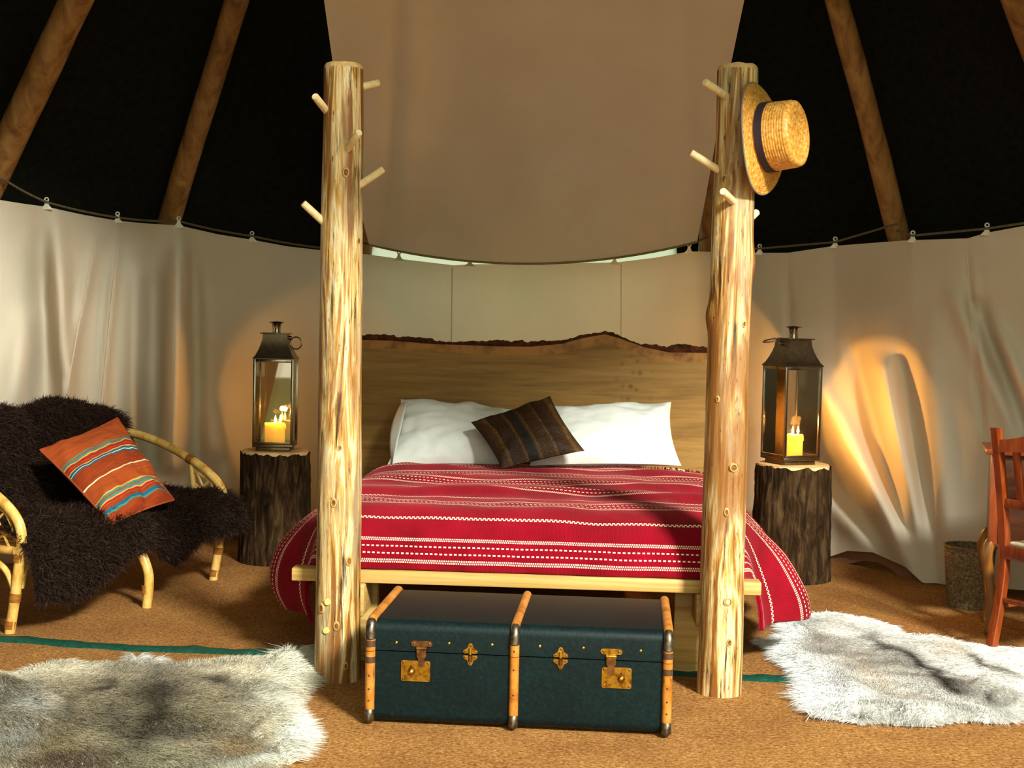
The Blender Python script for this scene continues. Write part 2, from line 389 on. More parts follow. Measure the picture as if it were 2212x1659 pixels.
pole((772, 560), (872, 0), 7.75, 7.0, 50, 'tent pole partly hidden behind the left bed post and canvas')
pole((1532, 540), (1560, 0), 7.6, 6.9, 46, 'tent pole partly hidden behind the right bed post and canvas')

# hanging cream sheet over the bed
def sheet_pt(u, v):   # u 0..1 across, v 0 bottom .. 1 top
    y = 525 - v * 825
    xl = np.interp(y, [-300, 0, 250, 420, 525], [668, 700, 735, 770, 797]); xr = np.interp(y, [-300, 0, 250, 420, 525], [1650, 1608, 1556, 1526, 1506])
    x = xl + (xr - xl) * u
    sag = 44 * 4 * u * (1 - u) * (1 - v) ** 3
    y += sag - 6 * (u - .5) * (1 - v)
    d = 7.15 - 2.15 * (v / 0.64) * 0.85 if v < 2 else 0
    d += 0.16 * (4 * u * (1 - u)) ** 0.7 * (0.35 + 0.65 * math.sin(math.pi * min(1, v)))
    fl = 0.05 * math.exp(-((x - 835 - 30 * v) / 16) ** 2) - 0.035 * math.exp(-((x - 880 - 40 * v) / 26) ** 2) + 0.03 * math.exp(-((x - 1490 + 20 * v) / 22) ** 2)
    d += fl + 0.03 * nz(x * 0.008, y * 0.002, 9.1) + 0.02 * nz(x * 0.03 + y * 0.012, y * 0.006, 4.1) * (1 - v)
    return at(x, y, d)
mb = MB(); mb.grid([[sheet_pt(u, v) for u in np.linspace(0, 1, 70)] for v in np.linspace(0, 1, 50)])
hp = sheet_pt(0.5, 0); sheet = mb.build('hanging_canvas_sheet', M['canvas'], origin=hp, angle=None)
tag(sheet, 'broad plain cream canvas sheet sloping overhead between the bed posts', 'canvas sheet')
m = MB(); m.tube([sheet_pt(u, 0) - Vector((0, 0.006, 0.002)) for u in np.linspace(0, 1, 60)], 0.006, 6)
m.build('hem', flat('canvas_hem', col(120, 102, 66), 0.9), sheet, origin=hp)

# ================================================================== BED
PSI = R(3.0)
_pl = gnd(722, 1478); _pr = gnd(1560, 1508)
PLC = Vector((_pl.x, _pl.y + 0.075, 0)); PRC = Vector((_pr.x, _pr.y + 0.072, 0))
BO = (PLC + PRC) / 2
BX = Vector((math.cos(PSI), -math.sin(PSI), 0)); BY = Vector((math.sin(PSI), math.cos(PSI), 0))
def B(x, y, z): return BO + BX * x + BY * y + Vector((0, 0, z))
def Binv(p): q = Vector(p) - BO; return Vector((q.dot(BX), q.dot(BY), q.z))
bed = thing('log_post_bed', BO, -PSI, 'wooden bed with two peeled log posts and a live-edge headboard', 'bed')

def make_post(base, toppx, r0, r1, mat, seed, bulges):
    top = at(toppx[0], toppx[1], base.y); ax = top - base; H = ax.length
    n, seg = 90, 48; rows = []
    def rad(t): return (r0 + (r1 - r0) * t)
    def surf(t, th):
        c = base.lerp(top, t) + Vector((0.004 * nz(t * 5, seed, 0), 0.004 * nz(t * 5, seed, 9), 0))
        r = rad(t) * (1 + 0.022 * nz(math.cos(th) * 1.5 + seed, math.sin(th) * 1.5, t * 4) + 0.016 * nz(math.cos(th) * 4 + seed, math.sin(th) * 4, t * 9) + 0.01 * nz(math.cos(th) * 9, math.sin(th) * 9 + seed, t * 16))
        for bt, bth, bw, ba in bulges:
            dth = math.atan2(math.sin(th - bth), math.cos(th - bth)) * r0; dz = (t - bt) * H
            r += ba * math.exp(-(dth * dth + dz * dz * 0.4) / (bw * bw))
        return c + Vector((math.cos(th), math.sin(th), 0)) * r
    ts = list(np.linspace(0, 1, n))
    rows = [[surf(t, 2 * math.pi * k / seg) for k in range(seg)] for t in ts]
    m = MB(); m.grid(rows, closed=True)
    # chamfered sawn top
    last = rows[-1]; c = top
    m2 = MB()
    ring1 = [c + (p - c) * 0.985 + Vector((0, 0, 0.006 + 0.003 * nz(k * .4, seed, 1))) for k, p in enumerate(last)]
    ring2 = [c + (p - c) * 0.90 + Vector((0, 0, 0.016 + 0.003 * nz(k * .3, seed, 2))) for k, p in enumerate(last)]
    ring3 = [c + (p - c) * 0.4 + Vector((0, 0, 0.018)) for p in last]; ring4 = [c + (p - c) * 0.02 + Vector((0, 0, 0.019)) for p in last]
    m2.grid([last, ring1, ring2, ring3, ring4], closed=True)
    def tob(mm): mm.v = [tuple(Binv(v)) for v in mm.v]; return mm
    post = tob(m).build('bed_post', mat, bed, angle=None)
    tob(m2).build('sawn_top', M['endgrain'], post, angle=50)
    def hit(px, py):       # front surface point seen at a pixel
        p = at(px, py, base.y); t = (p.z - base.z) / (top.z - base.z); c = base.lerp(top, t); r = rad(t)
        dx = max(-0.97 * r, min(0.97 * r, p.x - c.x)); dy = -math.sqrt(r * r - dx * dx)
        return Vector((c.x + dx, c.y + dy, p.z)), Vector((dx, dy, 0)).normalized(), c, r
    return post, hit
POST_L, hitL = make_post(PLC, (742, 150), 0.0765, 0.0655, M['log_a'], 2.0, [(0.42, R(-70), 0.03, 0.003), (0.70, R(-40), 0.025, 0.004)])
POST_R, hitR = make_post(PRC, (1593, 153), 0.0735, 0.0655, M['log_b'], 5.0, [(0.698, R(-5), 0.03, 0.010), (0.61, R(182), 0.028, 0.012), (0.36, R(-75), 0.02, 0.008), (0.155, R(-85), 0.022, 0.010), (0.82, R(-110), 0.025, 0.008)])

def frame_z(n):
    n = n.normalized(); return n.to_track_quat('Z', 'Y').to_matrix().to_4x4()
def knots(post, hit, L):
    for px, py, rr, kind in L:
        p, n, c, r = hit(px, py)
        T = Matrix.Translation(Binv(p)) @ frame_z(Vector((n.dot(BX), n.dot(BY), 0))) 
        m = MB()
        if kind == 'dowel':
            m.lathe([(rr, -0.004), (rr, 0.003), (rr * 0.9, 0.005), (rr * 0.3, 0.0055)], 16, T); m.build('dowel_end', M['dowel'], post)
        else:
            h = 0.010 if kind == 'stub' else 0.004
            T = T @ Matrix.Diagonal((0.8, 1.25, 1, 1)) if kind != 'stub' else T
            m.lathe([(rr * 1.25, -0.006), (rr * 1.1, 0.001), (rr * 0.95, h * 0.9), (rr * 0.7, h), (rr * 0.5, h * 0.75), (rr * 0.2, h * 0.8)], 16, T, mis=[0, 0, 0, 1, 1, 1])
            m.build('knot', [M['knot_rim'], M['knot_core']], post)
knots(POST_L, hitL, [(752, 377, 0.013, 'k'), (776, 522, 0.010, 'k'), (727, 1080, 0.012, 'k'), (758, 1205, 0.013, 'k'), (733, 1342, 0.012, 'k'), (752, 1428, 0.010, 'k'), (700, 1306, 0.013, 'k'), (740, 963, 0.008, 'k'), (714, 1291, 0.011, 'dowel'), (711, 1352, 0.011, 'dowel')])
knots(POST_R, hitR, [(1560, 392, 0.013, 'k'), (1576, 1005, 0.014, 'stub'), (1562, 1100, 0.010, 'k'), (1564, 1290, 0.015, 'stub'), (1568, 1378, 0.011, 'k'), (1600, 700, 0.009, 'k'), (1545, 860, 0.008, 'k')])

def pegs(post, hit, L):
    for bx, by, tx, ty, dy in L:
        p, n, c, r = hit(bx, by); tip = at(tx, ty, c.y + dy)
        base = p if abs(dy) < 0.3 else p
        # start inside the post
        if dy > 0: base = Vector((p.x, c.y + 0.01, p.z))
        d = (tip - base).normalized(); st = base - d * 0.03
        m = MB(); m.tube([Binv(st), Binv(base), Binv(base.lerp(tip, .5)), Binv(tip), Binv(tip + d * 0.003)], [0.0125, 0.0125, 0.0125, 0.012, 0.010], 14)
        m.build('peg', M['peg'], post, angle=50)
pegs(POST_L, hitL, [(781, 186, 817, 179, 0.03), (706, 240, 681, 209, -0.12), (757, 325, 775, 287, -0.14), (783, 398, 827, 366, -0.02), (697, 477, 656, 440, -0.05)])
pegs(POST_R, hitR, [(1563, 213, 1524, 178, -0.13), (1545, 366, 1494, 331, -0.03), (1575, 438, 1562, 414, -0.16), (1618, 474, 1634, 459, 0.04), (1626, 262, 1668, 250, -0.05)])

# rail, platform planks and supports
def bbox(name, x0, x1, y0, y1, z0, z1, mat, parent=bed, bev=0.004):
    m = MB(); m.box(((x0 + x1) / 2, (y0 + y1) / 2, (z0 + z1) / 2), (x1 - x0, y1 - y0, z1 - z0), bev=bev); return m.build(name, mat, parent, angle=30)
rl = Binv(at(635, 1240, 4.67)); rr_ = Binv(at(1641, 1281, 4.59))
ZP = 0.352
bbox('front_rail', rl.x, rr_.x, 0.088, 0.16, ZP - 0.044, ZP, M['pine'])
for i in range(9): bbox('platform_slat', -0.69, 0.69, 0.17 + i * 0.208, 0.17 + i * 0.208 + 0.19, ZP - 0.03, ZP - 0.001, M['pine'])
for x in (-0.655, 0.50):
    bbox('support_plank', x, x + 0.115, 0.24, 0.285, 0, ZP - 0.031, M['pine']); bbox('support_plank', x, x + 0.115, 1.85, 1.895, 0, ZP - 0.031, M['pine'])
for x in (-0.60, 0.60): bbox('side_beam', x - 0.022, x + 0.022, 0.30, 1.84, ZP - 0.125, ZP - 0.031, M['pine'])
bbox('post_block', -0.655, -0.56, 0.06, 0.238, 0.20, ZP - 0.046, M['pine']); bbox('post_block', 0.56, 0.64, 0.06, 0.238, 0.20, ZP - 0.046, M['pine'])

# live-edge headboard
hz_ = [(90, 118), (200, 115), (298, 120), (305, 131), (380, 128), (460, 134), (520, 141), (535, 152), (640, 160), (700, 157), (760, 151), (800, 156), (880, 149), (940, 148), (985, 159), (1000, 150), (1050, 148), (1057, 160), (1150, 152), (1230, 152), (1260, 148), (1280, 150), (1320, 140), (1400, 115), (1470, 107), (1530, 97), (1575, 101), (1640, 135), (1700, 158), (1740, 171), (1800, 172), (1890, 187), (1940, 174), (1990, 169), (2060, 183), (2110, 190), (2330, 196)]
hpx = [(740 + x * 0.3707, 680 + y * 0.3707) for x, y in hz_]
HBY = 2.115
def hb(px, py): return Binv(on_plane(px, py, B(0, HBY, 0), BY))
left = hb(696, 722); right = hb(1619, 756)
tab = [(left.x, left.z)] + [(hb(x, y).x, hb(x, y).z) for x, y in hpx if x > 770 and x < 1600] + [(right.x, right.z)]
wood_tab = [(left.x, left.z - .025)] + [(hb(740 + x * .3707, 680 + y * .3707).x, hb(740 + x * .3707, 680 + y * .3707).z) for x, y in [(110, 143), (300, 148), (500, 165), (700, 172), (900, 180), (1100, 182), (1280, 165), (1400, 132), (1530, 110), (1620, 135), (1760, 185), (1900, 215), (2110, 218)]] + [(right.x, right.z - .03)]
sap_tab = [(hb(740 + x * .3707, 680 + y * .3707).x, hb(740 + x * .3707, 680 + y * .3707).z) for x, y in [(0, 185), (110, 192), (400, 208), (700, 225), (900, 235), (1150, 240), (1300, 225), (1400, 200), (1530, 172), (1600, 185), (1700, 230), (1900, 275), (2110, 285), (2350, 290)]]
nx, nzr = 150, 26
def hbwood():
    m, nt, b = newmat('oak_slab')
    v = coords(nt, (1.2, 8, 14)); n1 = noise(nt, v, 1.0, 8, 0.62, 0.9); n2 = noise(nt, coords(nt, (4, 20, 70)), 1.0, 5, 0.6, 0.5); n3 = noise(nt, coords(nt, (9, 9, 9)), 1.0, 4, 0.6)
    c = ramp(nt, n1, [(0.3, col(124, 92, 42)), (0.5, col(152, 116, 58)), (0.7, col(168, 132, 76))]).outputs[0]
    c = mixc(nt, 0.35, c, ramp(nt, n2, [(0.35, col(120, 80, 36)), (0.6, col(220, 190, 140))]).outputs[0], 'MULTIPLY')
    uvn = N(nt, 'ShaderNodeTexCoord').outputs['UV']; sx = N(nt, 'ShaderNodeSeparateXYZ', {0: uvn})
    sap = ramp(nt, sx.outputs[1], [(0.496, (0, 0, 0, 1)), (0.506, (1, 1, 1, 1))]).outputs[0]
    c2 = mixc(nt, ramp(nt, n3, [(0.42, (0, 0, 0, 1)), (0.66, (1, 1, 1, 1))]).outputs[0], col(170, 116, 56), col(84, 48, 18))
    c = mixc(nt, math_(nt, 'MULTIPLY', sap, 0.85), c, c2)
    # burr marks round the crown of the slab
    tcv = N(nt, 'ShaderNodeTexCoord').outputs['Object']
    d = N(nt, 'ShaderNodeVectorMath', {0: N(nt, 'ShaderNodeMapping', {'Vector': tcv, 'Location': (-0.41 * 7, 0, -0.93 * 4.2), 'Scale': (7, 0, 4.2)}).outputs[0]}, operation='LENGTH').outputs['Value']
    vor = N(nt, 'ShaderNodeTexVoronoi', {'Vector': coords(nt, (24, 24, 24)), 'Scale': 1.0, 'Randomness': 1.0}).outputs[0]
    k = math_(nt, 'MULTIPLY', ramp(nt, d, [(0.1, (1, 1, 1, 1)), (0.9, (0, 0, 0, 1))]).outputs[0], ramp(nt, vor, [(0.12, (1, 1, 1, 1)), (0.42, (0, 0, 0, 1))]).outputs[0])
    c = mixc(nt, math_(nt, 'MULTIPLY', k, 0.7), c, col(76, 46, 18))
    nt.links.new(c, b.inputs['Base Color']); b.inputs['Roughness'].default_value = 0.55; b.inputs['Specular IOR Level'].default_value = 0.3
    bump(nt, b, n2, 0.2, 0.004); return m
M['oak'] = hbwood()
M['bark_edge'] = noise_mat('bark_edge', [(0.3, col(34, 18, 8)), (0.6, col(84, 46, 20)), (0.75, col(120, 70, 32))], (50, 50, 50), rough=0.9, bmp=0.8, bdist=0.01)
hm = MB(); X = np.linspace(left.x, right.x, nx); fr = []; fu = []; bk = []
for i in range(nzr + 1):
    v = i / nzr; a, u = [], []
    for x in X:
        zt = terp(wood_tab, x); z = 0.05 + (zt - 0.05) * v; a.append((x, HBY, z)); u.append((x, 0.5 + (z - terp(sap_tab, x))))
    fr.append(a); fu.append(u); bk.append([(x, HBY + 0.05, z) for x, _, z in a])
hm.grid(fr, fu); hm.grid([r[::-1] for r in bk], [r[::-1] for r in fu])
hm.grid([fr[-1], bk[-1]], [fu[-1], fu[-1]]); hm.grid([[r[0] for r in fr], [r[0] for r in bk]], [[u[0] for u in fu]] * 2); hm.grid([[r[-1] for r in fr], [r[-1] for r in bk]], [[u[-1] for u in fu]] * 2)
hbo = hm.build('headboard', M['oak'], bed, angle=30, fix=False)
X = np.linspace(left.x, right.x, 420); mb = MB(); rws = []
def bt(x): return terp(tab, x) + 0.006 * nz(x * 40, 3, 1) + 0.004 * nz(x * 110, 1, 1)
for fn in (lambda x: (x, HBY - 0.001, terp(wood_tab, x) - 0.003), lambda x: (x, HBY - 0.012 - 0.006 * nz(x * 30, 0, 0), terp(wood_tab, x) + 0.35 * (bt(x) - terp(wood_tab, x))), lambda x: (x, HBY - 0.008 - 0.006 * nz(x * 50, 5, 0), bt(x)), lambda x: (x, HBY + 0.05, bt(x)), lambda x: (x, HBY + 0.052, terp(wood_tab, x) - 0.003)):
    rws.append([fn(x) for x in X])
mb.grid(rws); mb.build('bark_edge', M['bark_edge'], hbo, angle=50)

# mattress
def rounded_box(name, c, size, rad, mat, parent=None, origin=(0, 0, 0), seg=4):
    bm = bmesh.new(); bmesh.ops.create_cube(bm, size=1)
    for v in bm.verts: v.co = Vector((v.co.x * size[0], v.co.y * size[1], v.co.z * size[2]))
    bmesh.ops.bevel(bm, geom=bm.edges[:], offset=rad, segments=seg, affect='EDGES', profile=0.5); bm.verts.index_update()
    m = MB(); m.add([v.co + Vector(c) for v in bm.verts], [[v.index for v in f.verts] for f in bm.faces]); bm.free()
    return m.build(name, mat, parent, origin, angle=50)
M['ticking'] = flat('mattress_ticking', col(222, 216, 200), 0.9)
ZT = 0.560
mt = thing('mattress', B(0, 1.1, ZP), -PSI, 'plain pale mattress under the red blanket on the bed', 'mattress')
rounded_box('mattress_body', (0, 0.035, (ZT - 0.02 - ZP) / 2), (1.36, 1.68, ZT - 0.02 - ZP), 0.06, M['ticking'], mt)

# red striped blanket
def blanket_mat():
    m, nt, b = newmat('red_woven_blanket')
    uv = N(nt, 'ShaderNodeTexCoord').outputs['UV']; s = N(nt, 'ShaderNodeSeparateXYZ', {0: uv}); U, V = s.outputs[0], s.outputs[1]
    P = 0.312; tm = math_(nt, 'FLOORED_MODULO', V, P)
    rows = []
    for c0 in (0.026, 0.104): rows += [(c0, 0.0052, 0.0076, 0.62, 0.0), (c0 + 0.0075, 0.0052, 0.0076, 0.62, 0.5)]
    rows += [(0.056, 0.0050, 0.0165, 0.55, 0.0), (0.081, 0.0050, 0.0165, 0.55, 0.3)]
    rows += [(0.206, 0.0062, 0.0155, 0.62, 0.0), (0.2135, 0.0062, 0.0155, 0.62, 0.5)]
    tot = None
    for c0, w, p, duty, ph in rows:
        a = math_(nt, 'LESS_THAN', math_(nt, 'ABSOLUTE', math_(nt, 'SUBTRACT', tm, c0)), w / 2)
        f = math_(nt, 'LESS_THAN', math_(nt, 'FRACT', math_(nt, 'ADD', math_(nt, 'DIVIDE', U, p), ph + 50)), duty)
        k = math_(nt, 'MULTIPLY', a, f); tot = k if tot is None else math_(nt, 'MAXIMUM', tot, k)
    n1 = noise(nt, coords(nt, (6, 6, 6)), 1.0, 5); 
    red = ramp(nt, n1, [(0.3, col(112, 8, 24)), (0.7, col(146, 14, 36))]).outputs[0]
    weave = N(nt, 'ShaderNodeTexWave', {'Vector': N(nt, 'ShaderNodeMapping', {'Vector': uv, 'Scale': (1, 0.02, 1)}).outputs[0], 'Scale': 70.0, 'Distortion': 1.0, 'Detail': 2.0}).outputs['Fac']
    red = mixc(nt, 0.35, red, ramp(nt, weave, [(0.2, col(190, 120, 120)), (0.8, col(255, 255, 255))]).outputs[0], 'MULTIPLY')
    c = mixc(nt, tot, red, col(236, 212, 178))
    nt.links.new(c, b.inputs['Base Color']); b.inputs['Roughness'].default_value = 0.95; b.inputs['Specular IOR Level'].default_value = 0.08
    b.inputs['Sheen Weight'].default_value = 0.25; b.inputs['Sheen Tint'].default_value = col(230, 130, 130)
    bump(nt, b, math_(nt, 'ADD', weave, math_(nt, 'MULTIPLY', tot, 1.5)), 0.35, 0.003); return m
M['blanket'] = blanket_mat()
def arc(pts, n):
    P = np.array(pts, float); d = np.r_[0, np.cumsum(np.hypot(*(P[1:] - P[:-1]).T))]; s = np.linspace(0, d[-1], n)
    # smooth by Catmull sampling
    return s, np.interp(s, d, P[:, 0]), np.interp(s, d, P[:, 1]), d[-1]
def smooth(a, k=5, it=3):
    for _ in range(it):
        b = a.copy()
        for i in range(1, len(a) - 1):
            lo, hi = max(0, i - k), min(len(a), i + k + 1); w = min(i - lo, hi - 1 - i); b[i] = a[i - w:i + w + 1].mean()
        a = b
    return a
xs_pts = [(-0.90, 0.150), (-0.945, 0.20), (-0.955, 0.27), (-0.925, 0.365), (-0.835, 0.465), (-0.73, 0.543), (-0.64, ZT), (0.64, ZT), (0.72, 0.545), (0.80, 0.472), (0.880, 0.39), (0.94, 0.30), (0.985, 0.215), (0.98, 0.170)]
fs_pts = [(0.112, 0.356), (0.104, 0.395), (0.14, 0.45), (0.21, 0.505), (0.30, 0.545), (0.40, ZT), (1.70, ZT)]
sS, sx_, sz_, SL = arc(xs_pts, 260); sx_, sz_ = smooth(sx_, 4), smooth(sz_, 4)
tS, ty_, tz_, TL = arc(fs_pts, 230); ty_, tz_ = smooth(ty_, 3), smooth(tz_, 3)
bl = MB(); G = []; GU = []
for j in range(len(tS)):
    row, ru = [], []
    for i in range(len(sS)):
        x, zs_, y, zf = sx_[i], sz_[i], ty_[j], tz_[j]
        dS, dT = ZT - zs_, ZT - zf
        k = 0.05; h = max(k - abs(dS - dT), 0) / k; drop = max(dS, dT) + h * h * k * 0.25
        side = min(1.0, dS / 0.18)
        y2 = y + side * 0.085 * math.exp(-((y - 0.1) / 0.25) ** 2)
        z = ZT - drop
        # rumples over the mattress
        topw = (1 - min(1, drop / 0.12))
        z += topw * (0.012 * nz(x * 3.0, y * 5.5, 2) + 0.006 * nz(x * 7, y * 12, 5)
             + 0.026 * math.exp(-((y - 0.66 - 0.05 * math.sin(x * 4.2 + 1.0) - 0.03 * nz(x * 3, 0, 0)) / 0.055) ** 2)
             + 0.020 * math.exp(-((y - 1.05 - 0.06 * math.sin(x * 5 + 2.5)) / 0.07) ** 2)
             + 0.020 * math.exp(-((y - 1.45 - 0.05 * math.sin(x * 6)) / 0.08) ** 2))
        q_ = min(1, max(0, (y - 0.10) / 0.34)); q_ = 0.42 + 0.58 * q_ * q_ * (3 - 2 * q_)
        x2 = x if abs(x) < 0.66 else math.copysign(0.66 + (abs(x) - 0.66) * q_, x)
        if side > 0.2:
            x2 += (1 if x > 0 else -1) * side * (0.02 * math.sin(y * 16 + 1.2) + 0.012 * nz(y * 9, z * 3, 4)) * min(1, y * 2.5)
            z += side * 0.015 * nz(y * 5, 1, 8)
        y2 -= 0.010 * (1 - topw) * nz(x * 5, z * 7, 3) * (1 - side) + 0.004 * nz(x * 14, z * 9, 6) * (1 - side)
        row.append((x2, y2, z)); ru.append((sS[i], tS[j]))
    G.append(row); GU.append(ru)
bl.grid(G, GU)
blk = thing('blanket', BO, -PSI, 'crimson woven blanket with rows of white dashed stripes over the bed', 'blanket')
bo = bl.build('blanket_cloth', M['blanket'], blk, angle=None)
sm = bo.modifiers.new('thickness', 'SOLIDIFY'); sm.thickness = 0.008; sm.offset = 1.0
M['fringe'] = flat('dark_red_fringe', col(96, 8, 22), 0.95)
fm = MB()
for i in range(12, 248):
    x, y, z = G[-1][i]
    for q in range(2):
        a = x + 0.0028 * q; dx, dz = random.uniform(-.006, .006), random.uniform(0.0, 0.012)
        fm.tube([(a, y - 0.004, z + 0.003), (a + dx, y + 0.016, z + 0.006 + dz), (a + dx * 2, y + 0.034, z + 0.002 + dz * .5)], [0.0022, 0.002, 0.001], 4)
fo = fm.build('fringe', M['fringe'], blk, angle=None); fo['kind'] = 'stuff'

# pillows and cushions from their four corners
def cushion(name, cs, thick, mat, label, pinch=0.05, n=40, wr=0.006, seed=0.0, power=0.55, piping=None, catg='cushion', uvs=(1, 1)):
    TL_, TR_, BR_, BL_ = [Vector(c) for c in cs]; cen = (TL_ + TR_ + BR_ + BL_) / 4
    ex = ((TR_ + BR_) - (TL_ + BL_)).normalized(); ez = ((TL_ + TR_) - (BL_ + BR_)).normalized(); nrm = ex.cross(ez).normalized()
    if nrm.y > 0: nrm = -nrm
    F_, K, UV = [], [], []
    for i in range(n + 1):
        a, b, u_ = [], [], []
        for j in range(n + 1):
            u, v = 2 * j / n - 1, 2 * i / n - 1
            u = math.copysign(abs(u) ** 0.85, u); v = math.copysign(abs(v) ** 0.85, v)
            pu = u * (1 - pinch * (1 - v * v)); pv = v * (1 - pinch * (1 - u * u)); s, t = (pu + 1) / 2, (pv + 1) / 2
            p = TL_.lerp(TR_, s).lerp(BL_.lerp(BR_, s), t)
            h = max(0.0, (1 - abs(u) ** 2.4) * (1 - abs(v) ** 2.4)) ** power * thick / 2
            w = wr * (nz(u * 2.5 + seed, v * 2.5, 1) + 0.6 * nz(u * 6 + seed, v * 6, 2)) * min(1, h / (thick * 0.15))
            cr = wr * 1.2 * math.sin(8 * math.atan2(v, u) + 3 * nz(u, v, seed)) * (u * u + v * v) * 0.5 * min(1, h / (thick * 0.12))
            a.append(p + nrm * (h + w + cr)); b.append(p - nrm * (h + w * 0.5)); u_.append(((u + 1) / 2 * uvs[0], (1 - v) / 2 * uvs[1]))
        F_.append(a); K.append(b); UV.append(u_)
    base = Vector((cen.x, cen.y, min(TL_.z, TR_.z, BL_.z, BR_.z)))
    m = MB(); m.grid(F_, UV); m.grid([r[::-1] for r in K], [r[::-1] for r in UV])
    e = thing(name, base, 0, label, catg)
    o = m.build('cushion_cover' if catg == 'cushion' else 'pillowcase', mat, e, origin=base, angle=None, fix=False)
    if piping is not None:
        edge = F_[0][:-1] + [r[-1] for r in F_[:-1]] + F_[-1][:0:-1] + [r[0] for r in F_[:0:-1]]
        MB().tube(edge, 0.004, 6, closed=True).build('piping', piping, e, origin=base)
    return e, base
def linen():
    m, nt, b = newmat('white_cotton')
    n1 = noise(nt, coords(nt, (5, 5, 5)), 1.0, 6, 0.6, 0.5); wv = noise(nt, coords(nt, (300, 300, 300)), 1.0, 2)
    nt.links.new(ramp(nt, n1, [(0.3, col(206, 207, 200)), (0.7, col(220, 221, 214))]).outputs[0], b.inputs['Base Color'])
    b.inputs['Roughness'].default_value = 0.9; b.inputs['Specular IOR Level'].default_value = 0.1
    bump(nt, b, math_(nt, 'ADD', n1, math_(nt, 'MULTIPLY', wv, 0.05)), 0.3, 0.02); return m
M['linen'] = linen()
pw, pb = cushion('pillow', [at(866, 862, 6.50), at(1120, 884, 6.50), at(1126, 1006, 6.20), at(836, 1006, 6.20)], 0.19, M['linen'], 'white pillow with an open case end, at the headboard below the higher straight bark', 0.07, wr=0.012, seed=1.0, catg='pillow')
m = MB(); fl = []
for i in range(9):
    v = i / 8; a = at(879 - 32 * v, 866 + 138 * v, 6.43 - 0.28 * v); rowf = []
    for j in range(6):
        t = j / 5; rowf.append(a + Vector((-0.05 * t * math.sin(math.pi * min(1, 0.25 + v * 0.7)), 0.05 * t + 0.01 * nz(v * 5, t * 3, 0), -0.02 * t * (1 - v) + 0.006 * nz(v * 6, t, 3))))
    fl.append(rowf)
m.grid(fl); o = m.build('case_flap', M['linen'], pw, origin=pb, angle=None); s_ = o.modifiers.new('t', 'SOLIDIFY'); s_.thickness = 0.004
cushion('pillow', [at(1140, 886, 6.47), at(1450, 868, 6.47), at(1472, 1006, 6.17), at(1144, 1006, 6.17)], 0.19, M['linen'], 'white pillow at the headboard under the hump of the live edge', 0.07, wr=0.012, seed=4.0, catg='pillow')
def paisley():
    m, nt, b = newmat('brown_paisley')
    uv = N(nt, 'ShaderNodeTexCoord').outputs['UV']; s = N(nt, 'ShaderNodeSeparateXYZ', {0: uv}); U = s.outputs[0]
    bands = ramp(nt, U, [(0.0, col(52, 36, 20)), (0.10, col(70, 50, 26)), (0.13, col(96, 74, 36)), (0.15, col(50, 34, 20)), (0.30, col(60, 42, 24)), (0.33, col(92, 70, 36)), (0.345, col(44, 36, 28)), (0.45, col(36, 34, 34)), (0.50, col(92, 70, 36)), (0.52, col(58, 40, 22)), (0.66, col(64, 44, 24)), (0.69, col(88, 66, 34)), (0.71, col(48, 34, 22)), (0.88, col(66, 46, 26)), (0.91, col(100, 76, 38)), (1.0, col(50, 34, 20))]).outputs[0]
    vor = N(nt, 'ShaderNodeTexVoronoi', {'Vector': N(nt, 'ShaderNodeMapping', {'Vector': uv, 'Scale': (26, 26, 1)}).outputs[0], 'Scale': 1.0, 'Randomness': 0.5}).outputs[0]
    wv = math_(nt, 'FRACT', math_(nt, 'MULTIPLY', vor, 3.0))
    c = mixc(nt, 0.9, bands, ramp(nt, wv, [(0.3, col(110, 90, 70)), (0.6, col(255, 235, 200))]).outputs[0], 'MULTIPLY')
    nt.links.new(c, b.inputs['Base Color']); b.inputs['Roughness'].default_value = 0.7; b.inputs['Specular IOR Level'].default_value = 0.2
    bump(nt, b, wv, 0.2, 0.002); return m
cushion('scatter_cushion', [at(1017, 912, 6.14), at(1188, 855, 6.24), at(1263, 974, 6.02), at(1084, 1013, 5.93)], 0.11, paisley(), 'small dark brown striped paisley cushion tilted on the white pillows', 0.06, wr=0.008, seed=7.0)

# ================================================================== TRUNK
t1, t2 = gnd(789, 1566), gnd(1446, 1597)
TX = (t2 - t1); TWD = TX.length; TX.normalize(); TY = Vector((-TX.y, TX.x, 0)); TO = (t1 + t2) / 2; TRZ = math.atan2(TX.y, TX.x)
TD, TH, SEAM = 0.53, 0.322, 0.222
def Tf(px, py, y=0.014):
    q = on_plane(px, py, TO + TY * y, TY) - TO; return q.dot(TX), q.z
trunk = thing('steamer_trunk', TO, TRZ, 'dark navy-green steamer trunk with bentwood ribs and brass locks at the bed foot', 'trunk')
M['vinyl'] = noise_mat('navy_green_canvas_vinyl', [(0.3, col(4, 20, 20)), (0.6, col(8, 32, 32)), (0.8, col(14, 46, 42))], (90, 90, 90), rough=0.5, bmp=0.35, bdist=0.002, spec=0.22, stops2=[(0.35, col(150, 150, 190)), (0.65, col(255, 255, 255))], scale2=(4, 4, 4), fac2=0.6)
M['rib'] = noise_mat('bentwood_rib', [(0.3, col(122, 66, 22)), (0.5, col(176, 108, 42)), (0.7, col(194, 130, 64))], (14, 14, 14), rough=0.4, bmp=0.2, stops2=[(0.28, col(90, 50, 20)), (0.42, col(255, 255, 255))], scale2=(60, 60, 20), fac2=0.8)
M['brass'] = noise_mat('aged_brass', [(0.3, col(140, 96, 28)), (0.5, col(200, 158, 60)), (0.7, col(226, 190, 96))], (70, 70, 70), rough=0.3, bmp=0.2, bdist=0.001, metal=1.0)
